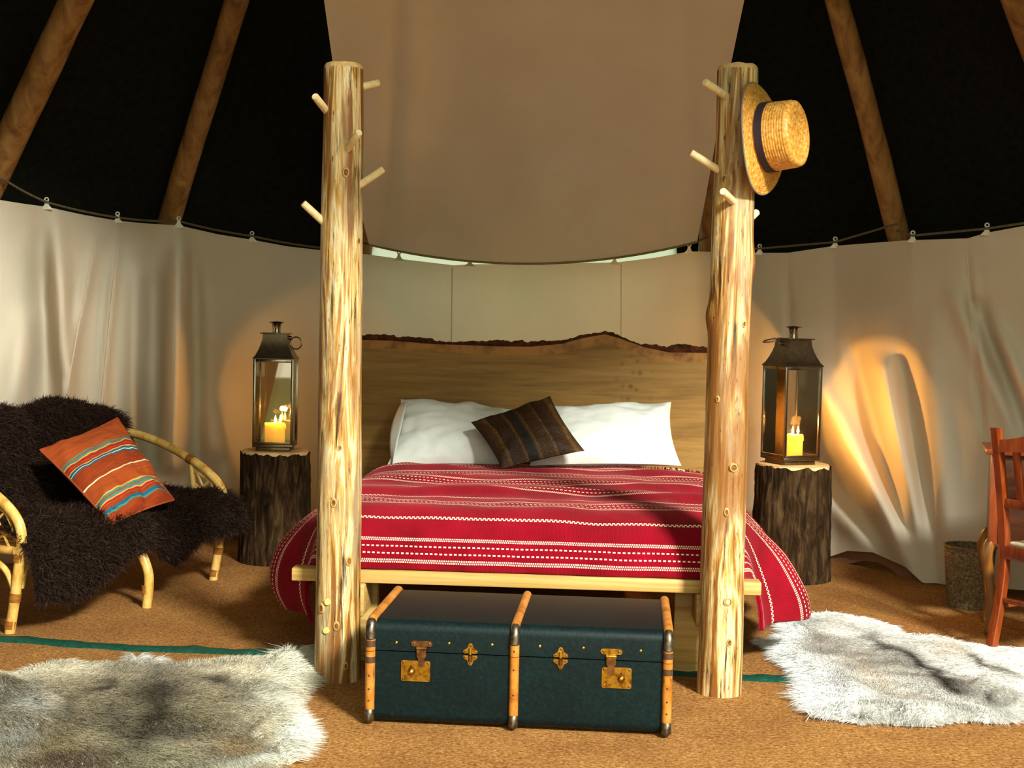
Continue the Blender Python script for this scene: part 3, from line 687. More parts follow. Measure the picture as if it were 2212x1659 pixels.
M['old_brass'] = noise_mat('dull_brown_brass', [(0.3, col(84, 54, 34)), (0.7, col(150, 104, 62))], (60, 60, 60), rough=0.4, bmp=0.2, bdist=0.001, metal=0.9)
M['corner'] = noise_mat('worn_steel_cap', [(0.3, col(66, 58, 54)), (0.7, col(130, 116, 96))], (80, 80, 80), rough=0.38, metal=0.9, bdist=0.001)
M['strap'] = flat('dark_iron_strap', col(86, 62, 48), 0.5, 0.4)
hw = TWD / 2 - 0.012
def loop_prof(y0, y1, z0, z1, r, rtop=True, rbot=False, n=7):
    pts = []
    def a(cy, cz, s, e):
        for k in range(n): t = s + (e - s) * k / (n - 1); pts.append((cy + r * math.cos(t), cz + r * math.sin(t)))
    if rbot: a(y1 - r, z0 + r, -math.pi / 2, 0)
    else: pts.append((y1, z0))
    if rtop: a(y1 - r, z1 - r, 0, math.pi / 2); a(y0 + r, z1 - r, math.pi / 2, math.pi)
    else: pts += [(y1, z1), (y0, z1)]
    if rbot: a(y0 + r, z0 + r, math.pi, 1.5 * math.pi)
    else: pts.append((y0, z0))
    return pts
def extr(poly, x0, x1):
    m = MB(); n = len(poly); vs = [(x0, y, z) for y, z in poly] + [(x1, y, z) for y, z in poly]
    m.add(vs, [tuple(range(n)), tuple(range(2 * n - 1, n - 1, -1))] + [(i, (i + 1) % n, (i + 1) % n + n, i + n) for i in range(n)]); return m
extr(loop_prof(0.014, TD - 0.014, 0.008, SEAM - 0.0015, 0.028, False, True), -hw, hw).build('trunk_body', M['vinyl'], trunk, angle=35)
extr(loop_prof(0.014, TD - 0.014, SEAM + 0.0015, TH - 0.010, 0.03, True, False), -hw, hw).build('trunk_lid', M['vinyl'], trunk, angle=35)
def rib(xc, w, straps):
    r = w / 2
    def path(z0, z1, y_in=0.006):
        return None
    # centre line front->top
    rad = 0.035; fy, tz = 0.010, TH - 0.012; pl = [(fy, 0.012)]
    low = [(xc, fy, z) for z in np.linspace(0.014, SEAM - 0.001, 10)]
    up = [(xc, fy, z) for z in np.linspace(SEAM + 0.001, tz - rad, 6)] + [(xc, fy + rad - rad * math.cos(t), tz - rad + rad * math.sin(t)) for t in np.linspace(0.15, math.pi / 2, 8)] + [(xc, y, tz) for y in np.linspace(fy + rad + 0.03, TD - fy - rad, 10)] + [(xc, TD - fy - rad + rad * math.sin(t), tz - rad + rad * math.cos(t)) for t in np.linspace(0.15, math.pi / 2, 6)] + [(xc, TD - fy, SEAM + 0.001)]
    rb = MB().tube(low, r, 14).build('rib_lower', M['rib'], trunk, angle=50)
    ru = MB().tube(up, r, 14).build('rib_upper', M['rib'], trunk, angle=50)
    MB().tube([(xc, TD - fy, z) for z in np.linspace(0.014, SEAM - 0.001, 4)], r, 10).build('rib_back', M['rib'], trunk, angle=50)
    cap = [(xc, fy - 0.0035, tz - rad - 0.016), (xc, fy - 0.0015, tz - rad)] + [(xc, fy - 0.0015 + rad - rad * math.cos(t), tz - rad + (rad + 0.0015) * math.sin(t)) for t in np.linspace(0.2, 1.1, 6)]
    MB().tube([(xc, fy - 0.003, tz - rad - 0.024)] + cap, [r * 0.4] + [r * 1.06] * (len(cap) - 1) + [r * 0.9], 14).build('rib_cap', M['corner'], ru, angle=50)
    MB().tube([(xc, fy - 0.0015, 0.05), (xc, fy - 0.0015, 0.046), (xc, fy - 0.0015, 0.016), (xc, fy + 0.004, 0.006), (xc, fy + 0.02, 0.003 + r * 0.0)], [r * 0.7, r * 1.02, r * 1.05, r * 0.45, 0.002], 14).build('foot_cap', M['corner'], rb, angle=50)
    if straps:
        for z, par in ((SEAM + 0.022, ru), (SEAM - 0.026, rb)):
            MB().tube([(xc, fy, z - 0.009), (xc, fy, z + 0.009)], r * 1.07, 16).build('rib_strap', M['strap'], par)
    for z in (0.11, SEAM + 0.018 if not straps else 0.15, 0.185 if not straps else 0.075):
        MB().lathe([(0.003, 0), (0.0028, 0.0015), (0.0012, 0.0028)], 8, Matrix.Translation((xc, fy - r + 0.0005, z)) @ Matrix.Rotation(R(90), 4, 'X')).build('rib_nail', M['strap'], rb if z < SEAM else ru)
rib(-hw - 0.002, 0.029, True); rib(Tf(1111, 1450)[0], 0.028, False); rib(hw + 0.002, 0.029, True)
YF = 0.014
def plate(name, poly, th, mat, par, y=YF, bev=0.0008):
    m = MB(); m.prism(poly, y - th, y + 0.001); return m.build(name, mat, par, angle=30)
def rrect(cx, cz, w, h, r, n=5):
    pts = []
    for sx, sz, a0 in ((1, 1, 0), (-1, 1, 90), (-1, -1, 180), (1, -1, 270)):
        for k in range(n): t = R(a0 + 90 * k / (n - 1)); pts.append((cx + sx * (w / 2 - r) + r * math.cos(t), cz + sz * (h / 2 - r) + r * math.sin(t)))
    return pts
def stud(x, z, r, mat, par, y, name='rivet'):
    MB().lathe([(r, 0), (r * 0.92, r * 0.3), (r * 0.5, r * 0.55)], 10, Matrix.Translation((x, y, z)) @ Matrix.Rotation(R(90), 4, 'X')).build(name, mat, par)
def lock(px, py, flip, bright):
    cx, cz = Tf(px, py)
    e = plate('lock_plate', rrect(cx, cz, 0.087, 0.062, 0.006), 0.003, M['brass'], trunk)
    for sx in (-1, 1):
        for sz in (-1, 1): stud(cx + sx * 0.037, cz + sz * 0.024, 0.0035, M['old_brass'], e, YF - 0.003)
    kx = cx + flip * 0.013
    m = MB(); m.prism([(kx + a * 0.014, cz - 0.002 + b) for a, b in [(0, 0.020), (0.6, 0.010), (0.9, 0.0), (0.6, -0.010), (0, -0.019), (-0.6, -0.010), (-0.9, 0), (-0.6, 0.010)]], YF - 0.0045, YF - 0.002); m.build('keyhole_plate', M['old_brass'], e, angle=30)
    MB().lathe([(0.0095, 0), (0.009, 0.003), (0.006, 0.0075), (0.002, 0.009)], 14, Matrix.Translation((kx, YF - 0.004, cz - 0.002)) @ Matrix.Rotation(R(90), 4, 'X')).build('lock_knob', M['brass'], e)
    hx = cx - flip * 0.017; mt_ = M['brass'] if bright else M['old_brass']
    top = plate('hasp_hinge', rrect(hx, SEAM + 0.026, 0.064, 0.017, 0.0083), 0.0035, mt_, trunk)
    for s in (-1, 1): stud(hx + s * 0.023, SEAM + 0.026, 0.0036, M['old_brass'], top, YF - 0.0035)
    MB().tube([(hx - 0.015, YF - 0.004, SEAM + 0.012), (hx + 0.015, YF - 0.004, SEAM + 0.012)], 0.0058, 10).build('hasp_barrel', mt_, top)
    m = MB(); z0 = SEAM + 0.010
    m.prism([(hx + a, z0 - b) for a, b in [(-0.014, 0), (0.014, 0), (0.0135, 0.022), (0.0095, 0.026), (0.009, 0.050), (0.003, 0.054), (-0.003, 0.054), (-0.009, 0.050), (-0.0095, 0.026), (-0.0135, 0.022)]], YF - 0.0085, YF - 0.0045)
    h = m.build('hasp', M['old_brass'], top, angle=30)
lock(898, 1449, -1, False); lock(1332, 1464, 1, True)
def catch(px, py):
    cx, _ = Tf(px, py)
    up = plate('catch_upper', [(cx + a, SEAM + b) for a, b in [(-0.020, 0.003), (-0.022, 0.009), (-0.019, 0.013), (-0.010, 0.018), (-0.006, 0.029), (-0.003, 0.033), (0.003, 0.033), (0.006, 0.029), (0.010, 0.018), (0.019, 0.013), (0.022, 0.009), (0.020, 0.003)]], 0.003, M['brass'], trunk)
    dn = plate('catch_lower', [(cx + a, SEAM - b) for a, b in [(-0.020, 0.003), (-0.022, 0.009), (-0.019, 0.013), (-0.010, 0.018), (-0.006, 0.029), (-0.003, 0.033), (0.003, 0.033), (0.006, 0.029), (0.010, 0.018), (0.019, 0.013), (0.022, 0.009), (0.020, 0.003)]], 0.003, M['brass'], trunk)
    for par, s in ((up, 1), (dn, -1)):
        for a, b in ((-0.015, 0.0085), (0.015, 0.0085), (0, 0.027)): stud(cx + a, SEAM + s * b, 0.003, M['old_brass'], par, YF - 0.003)
    MB().tube([(cx, YF - 0.005, SEAM + 0.019), (cx, YF - 0.006, SEAM + 0.001)], 0.0055, 10).build('catch_tongue', M['brass'], up)
    MB().tube([(cx, YF - 0.005, SEAM - 0.001), (cx, YF - 0.005, SEAM - 0.021)], 0.0062, 10).build('catch_socket', M['old_brass'], dn)
catch(1016, 1428); catch(1211, 1435)
for px, py in ((856, 1388), (970, 1390), (1063, 1393), (1166, 1396), (1260, 1400), (1384, 1406)):
    x, z = Tf(px, py); stud(x, z, 0.0045, M['brass'], trunk, YF - 0.0005, 'stud')

# ================================================================== STUMPS
M['bark'] = noise_mat('stump_bark', [(0.3, col(22, 15, 9)), (0.5, col(54, 39, 25)), (0.72, col(92, 70, 47))], (34, 34, 7), rough=0.95, bmp=0.9, bdist=0.012, dist=0.8, spec=0.1)
def cutface():
    m, nt, b = newmat('stump_cut_face')
    tc = N(nt, 'ShaderNodeTexCoord').outputs['Object']
    w = N(nt, 'ShaderNodeTexWave', {'Vector': N(nt, 'ShaderNodeMapping', {'Vector': tc, 'Scale': (1, 1, 0)}).outputs[0], 'Scale': 26.0, 'Distortion': 1.6, 'Detail': 3.0}, wave_type='RINGS', rings_direction='Z')
    nt.links.new(ramp(nt, w.outputs['Fac'], [(0.2, col(176, 132, 80)), (0.7, col(224, 186, 130))]).outputs[0], b.inputs['Base Color']); b.inputs['Roughness'].default_value = 0.8; return m
M['cut'] = cutface()
def stump(cx, cy, r, h, label, seed, lean=0.0):
    e = thing('log_stump', (cx, cy, 0), 0, label, 'log stump', 'log stumps used as bedside tables')
    seg, n = 180, 60; rows = []
    for i in range(n + 1):
        t = i / n; row = []
        for k in range(seg):
            th = 2 * math.pi * k / seg; c, s = math.cos(th), math.sin(th)
            rid = 1 - abs(nz(c * 6 + seed, s * 6, t * 2.2)) * 2; rid2 = nz(c * 14, s * 14 + seed, t * 7)
            rr = r * (1 + 0.03 * nz(c * 1.2 + seed, s * 1.2, t) + 0.035 * rid + 0.018 * rid2 - 0.035) * (1.03 - 0.05 * t)
            zt = h - max(0.002, 0.010 + 0.016 * nz(c * 3, s * 3, seed) + 0.008 * nz(c * 9, s * 9, seed))
            row.append((rr * c + lean * t, rr * s, zt * t))
        rows.append(row)
    MB().grid(rows, closed=True).build('bark', M['bark'], e, angle=None)
    m = MB(); R1, R2, R3, R0 = [], [], [], []
    for k in range(seg):
        th = 2 * math.pi * k / seg; c, s = math.cos(th), math.sin(th); rr = r * (1 + 0.03 * nz(c * 1.2 + seed, s * 1.2, 1) - 0.075)
        R0.append((rr * c + lean, rr * s, h - 0.05)); R1.append((rr * c + lean, rr * s, h - 0.004)); R2.append((rr * .98 * c + lean, rr * .98 * s, h)); R3.append((0.01 * c + lean, 0.01 * s, h))
    m.grid([R0, R1, R2, R3], closed=True); m.build('cut_face', M['cut'], e, angle=50)
    return e
def stump_at(xl, xr, ytop, ybot, label, seed):
    xc = (xl + xr) / 2; fr = gnd(xc, ybot); r = (xr - xl) / 2 / F * (fr.y + 0.16); cy = fr.y + r
    top = at(xc, ytop, cy); stump(top.x, cy, r, top.z, label, seed); return top.x, cy, top.z, r
SL_ = stump_at(519, 672, 972, 1224, 'dark barked log stump under the lantern nearer the rattan sofa', 1.0)
SR_ = stump_at(1629, 1797, 1001, 1264, 'greyish barked log stump under the lantern nearer the folded liner', 8.0)

# ================================================================== LANTERNS AND CANDLES
def glass():
    m, nt, b = newmat('lantern_glass'); nt.nodes.remove(b)
    tr = N(nt, 'ShaderNodeBsdfTransparent'); tr.inputs[0].default_value = (0.90, 0.86, 0.80, 1)
    gl = N(nt, 'ShaderNodeBsdfGlossy'); gl.inputs['Roughness'].default_value = 0.02; gl.inputs[0].default_value = (0.95, 0.9, 0.82, 1)
    fr = N(nt, 'ShaderNodeFresnel', {0: 1.5}); f = math_(nt, 'ADD', math_(nt, 'MULTIPLY', fr.outputs[0], 1.0), 0.10)
    mx = N(nt, 'ShaderNodeMixShader', {0: f}); nt.links.new(tr.outputs[0], mx.inputs[1]); nt.links.new(gl.outputs[0], mx.inputs[2])
    nt.links.new(mx.outputs[0], nt.nodes['Material Output'].inputs[0]); return m
M['glass'] = glass()
M['dark_steel'] = flat('lantern_steel', col(118, 100, 78), 0.34, 1.0)
def wax():
    m, nt, b = newmat('yellow_wax'); n1 = noise(nt, coords(nt, (30, 30, 12)), 1.0, 4)
    nt.links.new(ramp(nt, n1, [(0.3, col(246, 206, 90)), (0.7, col(255, 226, 130))]).outputs[0], b.inputs['Base Color'])
    b.inputs['Subsurface Weight'].default_value = 0.9; b.inputs['Subsurface Radius'].default_value = (1.0, 0.55, 0.12); b.inputs['Subsurface Scale'].default_value = 0.03
    b.inputs['Roughness'].default_value = 0.45; return m
M['wax'] = wax()
def flame_m():
    m, nt, b = newmat('candle_flame'); e = N(nt, 'ShaderNodeEmission'); e.inputs[0].default_value = (1.0, 0.62, 0.18, 1); e.inputs[1].default_value = 28
    nt.links.new(e.outputs[0], nt.nodes['Material Output'].inputs[0]); return m
M['flame'] = flame_m(); M['wick'] = flat('burnt_wick', col(30, 22, 16), 0.9)
def lantern(cx, cy, z, rz, handle, label, st):
    e = thing('metal_lantern', (cx, cy, z), rz, label, 'lantern', 'tall metal candle lanterns')
    w = 0.098; h0, h1 = 0.034, 0.452
    MB().box((0, 0, 0.010), (0.165, 0.165, 0.02), bev=0.002).build('plinth', st, e, angle=30)
    MB().box((0, 0, 0.027), (2 * w, 2 * w, 0.014), bev=0.002).build('base_tray', st, e, angle=30)
    for sx in (-1, 1):
        for sy in (-1, 1): MB().box((sx * (w - 0.006), sy * (w - 0.006), (h0 + h1) / 2), (0.012, 0.012, h1 - h0), bev=0.0015).build('corner_upright', M['steel'], e, angle=30)
    for k in range(4):
        a = k * math.pi / 2; m3 = Matrix.Rotation(a, 3, 'Z')
        p = m3 @ Vector((0, -(w - 0.005), h1 - 0.008)); q = m3 @ Vector((0, -(w - 0.005), h0 + 0.006))
        MB().box(p, (2 * w - 0.022, 0.010, 0.016), m3, bev=0.001).build('top_rail', M['steel'], e, angle=30)
        MB().box(q, (2 * w - 0.022, 0.010, 0.012), m3, bev=0.001).build('bottom_rail', st, e, angle=30)
        g = m3 @ Vector((0, -(w - 0.007), (h0 + h1) / 2)); MB().box(g, (2 * w - 0.022, 0.002, h1 - h0 - 0.026), m3).build('glass_pane', M['glass'], e, smooth=False)
    prof = [(w + 0.004, h1), (w + 0.004, h1 + 0.004), (w * 0.93, h1 + 0.016), (w * 0.80, h1 + 0.042), (w * 0.70, h1 + 0.068), (w * 0.63, h1 + 0.092), (w * 0.60, h1 + 0.118), (w * 0.60, h1 + 0.123)]
    rows = [[(s * sx, s * sy, zz) for sx, sy in ((-1, -1), (1, -1), (1, 1), (-1, 1))] for s, zz in prof]
    rows2 = []
    for s, zz in prof:
        ring = []
        for k in range(4):
            a = [(-1, -1), (1, -1), (1, 1), (-1, 1)][k]; b = [(-1, -1), (1, -1), (1, 1), (-1, 1)][(k + 1) % 4]
            for t in (0, .25, .5, .75): ring.append((s * (a[0] + (b[0] - a[0]) * t), s * (a[1] + (b[1] - a[1]) * t), zz))
        rows2.append(ring)
    m = MB(); m.grid(rows2, closed=True); m.build('roof', st, e, angle=25)
    MB().box((0, 0, h1 + 0.126), (w * 1.44, w * 1.44, 0.005), bev=0.001).build('roof_plate', st, e, angle=30)
    zt = h1 + 0.1285
    MB().lathe([(0.020, zt), (0.0205, zt + 0.004), (0.019, zt + 0.012), (0.020, zt + 0.028), (0.024, zt + 0.044), (0.028, zt + 0.049)], 24).build('chimney', M['steel'], e)
    MB().lathe([(0.038, zt + 0.049), (0.039, zt + 0.0505), (0.030, zt + 0.055), (0.006, zt + 0.058)], 24).build('chimney_cap', M['steel'], e)
    hx, hzc = handle
    MB().lathe([(0.010, -0.012), (0.010, 0.012)], 14, Matrix.Translation((hx * w * 0.66, 0, h1 + 0.105)) @ Matrix.Rotation(R(90), 4, 'Y')).build('handle_hinge', M['steel'], e, angle=40)
    if hzc == 0: pts = [(hx * (w * 0.70 + 0.028 - 0.028 * math.cos(t)), 0.0, h1 + 0.080 + 0.030 * math.sin(t)) for t in np.linspace(0, 2 * math.pi, 29)[:-1]]
    else: pts = [(hx * (w * 0.68 + 0.045 - 0.045 * math.cos(t)), 0.045 * math.sin(t), h1 + 0.118 + 0.010 * math.cos(t)) for t in np.linspace(0, 2 * math.pi, 29)[:-1]]
    MB().tube(pts, 0.0033, 8, closed=True).build('ring_handle', M['steel'], e)
    return e, h0
def candle(x, y, z, r, h, flames, label, watt, seed):
    e = thing('pillar_candle', (x, y, z), 0, label, 'candle', 'yellow pillar candles')
    prof = [(r * 1.02, 0), (r, 0.004), (r, h * 0.5), (r * 0.98, h - 0.01), (r * 1.03, h - 0.003), (r * 0.97, h + 0.002), (r * 0.85, h - 0.002), (r * 0.6, h - 0.008), (0.001, h - 0.009)]
    m = MB(); m.lathe(prof, 40, capt=True)
    m.v = [(vx * (1 + 0.05 * nz(vx * 40 + seed, vy * 40, 0)), vy * (1 + 0.05 * nz(vx * 40 + seed, vy * 40, 3)), vz + (0.006 * nz(vx * 30 + seed, vy * 30, 1) if vz > h * .8 else 0)) for vx, vy, vz in m.v]
    m.build('wax_body', M['wax'], e, angle=60)
    MB().tube([(r * 0.98, 0, h - 0.004), (r * 1.03, 0, h * 0.86), (r * 1.03, 0, h * 0.74)], [0.004, 0.0035, 0.0045], 8).build('wax_drip', M['wax'], e)
    for fx, fy in flames:
        wk = MB().tube([(fx, fy, h - 0.010), (fx + 0.001, fy, h + 0.006)], 0.0012, 6).build('wick', M['wick'], e)
        MB().lathe([(0.001, h + 0.002), (0.005, h + 0.009), (0.0066, h + 0.016), (0.0055, h + 0.024), (0.003, h + 0.034), (0.0006, h + 0.043)], 14, Matrix.Translation((fx, fy, 0))).build('flame', M['flame'], e)
        l = bpy.data.lights.new('candle_glow', 'POINT'); l.energy = watt; l.color = (1.0, 0.52, 0.12); l.shadow_soft_size = 0.012
        lob = bpy.data.objects.new('candle_glow', l); COL.objects.link(lob); lob.parent = e; lob.location = (fx, fy, h + 0.060)
    return e
pL = at(594, 965, SL_[1]); pR = at(1706, 996, SR_[1])
lL, h0 = lantern(pL.x, SL_[1], SL_[2], R(2), (1, 0), 'metal glass lantern with hanging ring, on the stump nearer the sofa', M['dark_steel'])
lR, h0 = lantern(pR.x, SR_[1], SR_[2], R(22.5), (-1, 1), 'metal glass lantern turned cornerwise, on the stump nearer the folded liner', M['dark_steel'])
lR.scale = (1.04, 1.04, 1.04)
candle(pL.x, SL_[1] - 0.01, SL_[2] + h0 + 0.001, 0.050, 0.098, [(0.006, -0.022), (0.024, 0.018)], 'wide two-wick yellow candle inside the lantern nearer the sofa', 4.5, 1)
candle(pR.x + 0.018, SR_[1] - 0.02, SR_[2] + h0 + 0.001, 0.037, 0.105, [(-0.014, -0.012), (0.016, 0.012)], 'narrow dripping yellow candle inside the cornerwise lantern', 17.0, 4)

# ================================================================== HAT
def straw():
    m, nt, b = newmat('straw_weave'); tc = N(nt, 'ShaderNodeTexCoord').outputs['Object']
    n1 = noise(nt, coords(nt, (90, 90, 90)), 1.0, 5, 0.6)
    nt.links.new(ramp(nt, n1, [(0.3, col(160, 96, 30)), (0.5, col(206, 142, 60)), (0.7, col(228, 178, 98))]).outputs[0], b.inputs['Base Color'])
    b.inputs['Roughness'].default_value = 0.45; bump(nt, b, noise(nt, coords(nt, (260, 260, 260)), 1.0, 2), 0.3, 0.002); return m
M['straw'] = straw(); M['ribbon'] = flat('dark_ribbon', col(44, 30, 40), 0.6); M['binding'] = flat('grey_binding', col(120, 106, 104), 0.7)
HA = Vector((0.84, -0.52, 0.08)).normalized(); hc = at(1652, 298, PRC.y - 0.06)
HM = HA.to_track_quat('Z', 'Y').to_matrix().to_4x4()
hat = bpy.data.objects.new('straw_hat', None); COL.objects.link(hat); hat.location = hc; hat.rotation_euler = HM.to_euler(); tag(hat, 'straw boater hat with dark ribbon hung on a post peg', 'hat')
def ridged(p0, p1, n, amp, nrm):
    out = []
    for i in range(n * 4 + 1):
        t = i / (n * 4); k = amp * (1 - abs(((t * n) % 1) * 2 - 1)); out.append((p0[0] + (p1[0] - p0[0]) * t + nrm[0] * k, p0[1] + (p1[1] - p0[1]) * t + nrm[1] * k))
    return out
RBR, RC, HC = 0.178, 0.109, 0.115
m = MB(); pr = ridged((RC, 0.0), (RBR, -0.012), 9, 0.0018, (0, 1)) + [(RBR + 0.001, -0.014), (RBR - 0.001, -0.016), (RC, -0.005), (RC, 0.0)]
m.lathe(pr, 72, capb=False, capt=False)
m.v = [(x * 1.0, y * (1.0), z + 0.010 * math.cos(2 * math.atan2(y, x)) * max(0, (math.hypot(x, y) - RC) / (RBR - RC))) for x, y, z in m.v]
m.build('brim', M['straw'], hat, angle=None)
m = MB(); pr = [(RC + 0.001, -0.004)] + ridged((RC, 0.0), (RC - 0.004, HC - 0.012), 12, 0.0016, (1, 0)) + [(RC - 0.006, HC - 0.004), (RC - 0.013, HC)] + ridged((RC - 0.018, HC + 0.0005), (RC - 0.040, HC - 0.001), 3, 0.0012, (0, 1)) + ridged((RC - 0.046, HC - 0.006), (0.002, HC - 0.012), 8, 0.0014, (0, 1))
m.lathe(pr, 72, capb=False); m.build('crown', M['straw'], hat, angle=48)
m = MB(); m.lathe([(RC + 0.0005, 0.004), (RC + 0.0035, 0.005), (RC + 0.003, 0.030), (RC, 0.031)], 72, capb=False, capt=False); m.build('ribbon_band', M['ribbon'], hat)
m = MB(); bx_ = (RC + 0.004); 
for s in (-1, 1):
    m.box((0, 0, 0), (0.001, 0.001, 0.001))
m = MB(); th0 = R(100)
m.tube([((RBR + 0.0005) * math.cos(t), (RBR + 0.0005) * math.sin(t), -0.014 + 0.010 * math.cos(2 * t)) for t in np.linspace(0, 2 * math.pi, 73)[:-1]], 0.0028, 7, closed=True); m.build('brim_binding', M['binding'], hat)

# ================================================================== FUR
def fur_mat(name):
    m, nt, b = newmat(name); a = N(nt, 'ShaderNodeAttribute', attribute_name='Col')
    n = noise(nt, coords(nt, (70, 70, 70)), 1.0, 3)
    c = mixc(nt, 0.3, a.outputs[0], ramp(nt, n, [(0.3, (0.65, 0.65, 0.65, 1)), (0.7, (1, 1, 1, 1))]).outputs[0], 'MULTIPLY')
    nt.links.new(c, b.inputs['Base Color']); b.inputs['Roughness'].default_value = 0.65; b.inputs['Specular IOR Level'].default_value = 0.25
    tr = N(nt, 'ShaderNodeBsdfTranslucent', {0: a.outputs[0]}); mx = N(nt, 'ShaderNodeMixShader', {0: 0.35}); nt.links.new(b.outputs[0], mx.inputs[1]); nt.links.new(tr.outputs[0], mx.inputs[2])
    nt.links.new(mx.outputs[0], nt.nodes['Material Output'].inputs[0]); return m
M['fur'] = fur_mat('animal_fur')
def strands(name, P, Nn, D, L, W, C, parent, origin, up=0.5, curl=0.0, tipc=1.0):
    n = len(P); P = P - np.array(origin)
    r = RNG.normal(size=(n, 3)); T = Nn * up + D; T /= np.linalg.norm(T, axis=1, keepdims=True) + 1e-9
    S = np.cross(T, r); S /= np.linalg.norm(S, axis=1, keepdims=True) + 1e-9
    Lc, Wc = L[:, None], W[:, None]
    jit = RNG.normal(size=(n, 3)) * curl
    mid = P + (Nn * (up + 0.35) + D * 0.75 + jit) * Lc * 0.42; tip = P + (Nn * up * 0.75 + D * 1.05 + jit * 0.3 + RNG.normal(size=(n, 3)) * curl * .6) * Lc * 0.9
    V = np.stack([P - S * Wc, P + S * Wc, mid - S * Wc * .7, mid + S * Wc * .7, tip], axis=1).reshape(-1, 3).astype(np.float32)
    b = (np.arange(n) * 5)[:, None]; loops_ = (b + np.array([0, 1, 3, 2, 2, 3, 4])[None]).ravel().astype(np.int32)
    starts = ((np.arange(n) * 7)[:, None] + np.array([0, 4])[None]).ravel().astype(np.int32)
    me = bpy.data.meshes.new(name); me.vertices.add(len(V)); me.vertices.foreach_set('co', V.ravel()); me.loops.add(len(loops_)); me.loops.foreach_set('vertex_index', loops_)
    me.polygons.add(len(starts)); me.polygons.foreach_set('loop_start', starts); me.update(calc_edges=True)
    ca = me.color_attributes.new('Col', 'FLOAT_COLOR', 'POINT'); C5 = np.repeat(C[:, None, :], 5, axis=1);
    ca.data.foreach_set('color', np.concatenate([np.clip(C5, 0, 1), np.ones((n, 5, 1))], axis=2).astype(np.float32).ravel())
    me.materials.append(M['fur']); me.shade_smooth()
    o = bpy.data.objects.new(name, me); COL.objects.link(o); o.parent = parent; o['kind'] = 'stuff'; return o
def pip(x, y, poly):
    ins = np.zeros(len(x), bool); n = len(poly)
    for i in range(n):
        x0, y0 = poly[i]; x1, y1 = poly[(i + 1) % n]
        c = ((y0 > y) != (y1 > y)) & (x < (x1 - x0) * (y - y0) / (y1 - y0 + 1e-12) + x0); ins ^= c
    return ins
def edge_dist(x, y, poly):
    best = np.full(len(x), 9.0); ox = np.zeros(len(x)); oy = np.zeros(len(x)); n = len(poly)
    for i in range(n):
        x0, y0 = poly[i]; x1, y1 = poly[(i + 1) % n]; dx, dy = x1 - x0, y1 - y0
        t = np.clip(((x - x0) * dx + (y - y0) * dy) / (dx * dx + dy * dy + 1e-12), 0, 1); ex, ey = x0 + dx * t - x, y0 + dy * t - y; d = np.hypot(ex, ey)
        k = d < best; best[k] = d[k]; ox[k] = ex[k] / (d[k] + 1e-9); oy[k] = ey[k] / (d[k] + 1e-9)
    return best, ox, oy
def proj_np(P):
    q = P - np.array(CAM); w = q @ np.array(_fw); return CX + F * (q @ np.array(_r)) / w, CY - F * (q @ np.array(_u)) / w
def vnoise(x, y, s, seed):
    g = np.random.default_rng(seed).random((64, 64)); X, Y = x * s + 500, y * s + 500; i, j = np.floor(X).astype(int), np.floor(Y).astype(int); fx, fy = X - i, Y - j
    fx, fy = fx * fx * (3 - 2 * fx), fy * fy * (3 - 2 * fy); a = lambda p, q: g[p % 64, q % 64]
    return (a(i, j) * (1 - fx) + a(i + 1, j) * fx) * (1 - fy) + (a(i, j + 1) * (1 - fx) + a(i + 1, j + 1) * fx) * fy
def lin(r, g, b): return np.array(col(r, g, b)[:3])
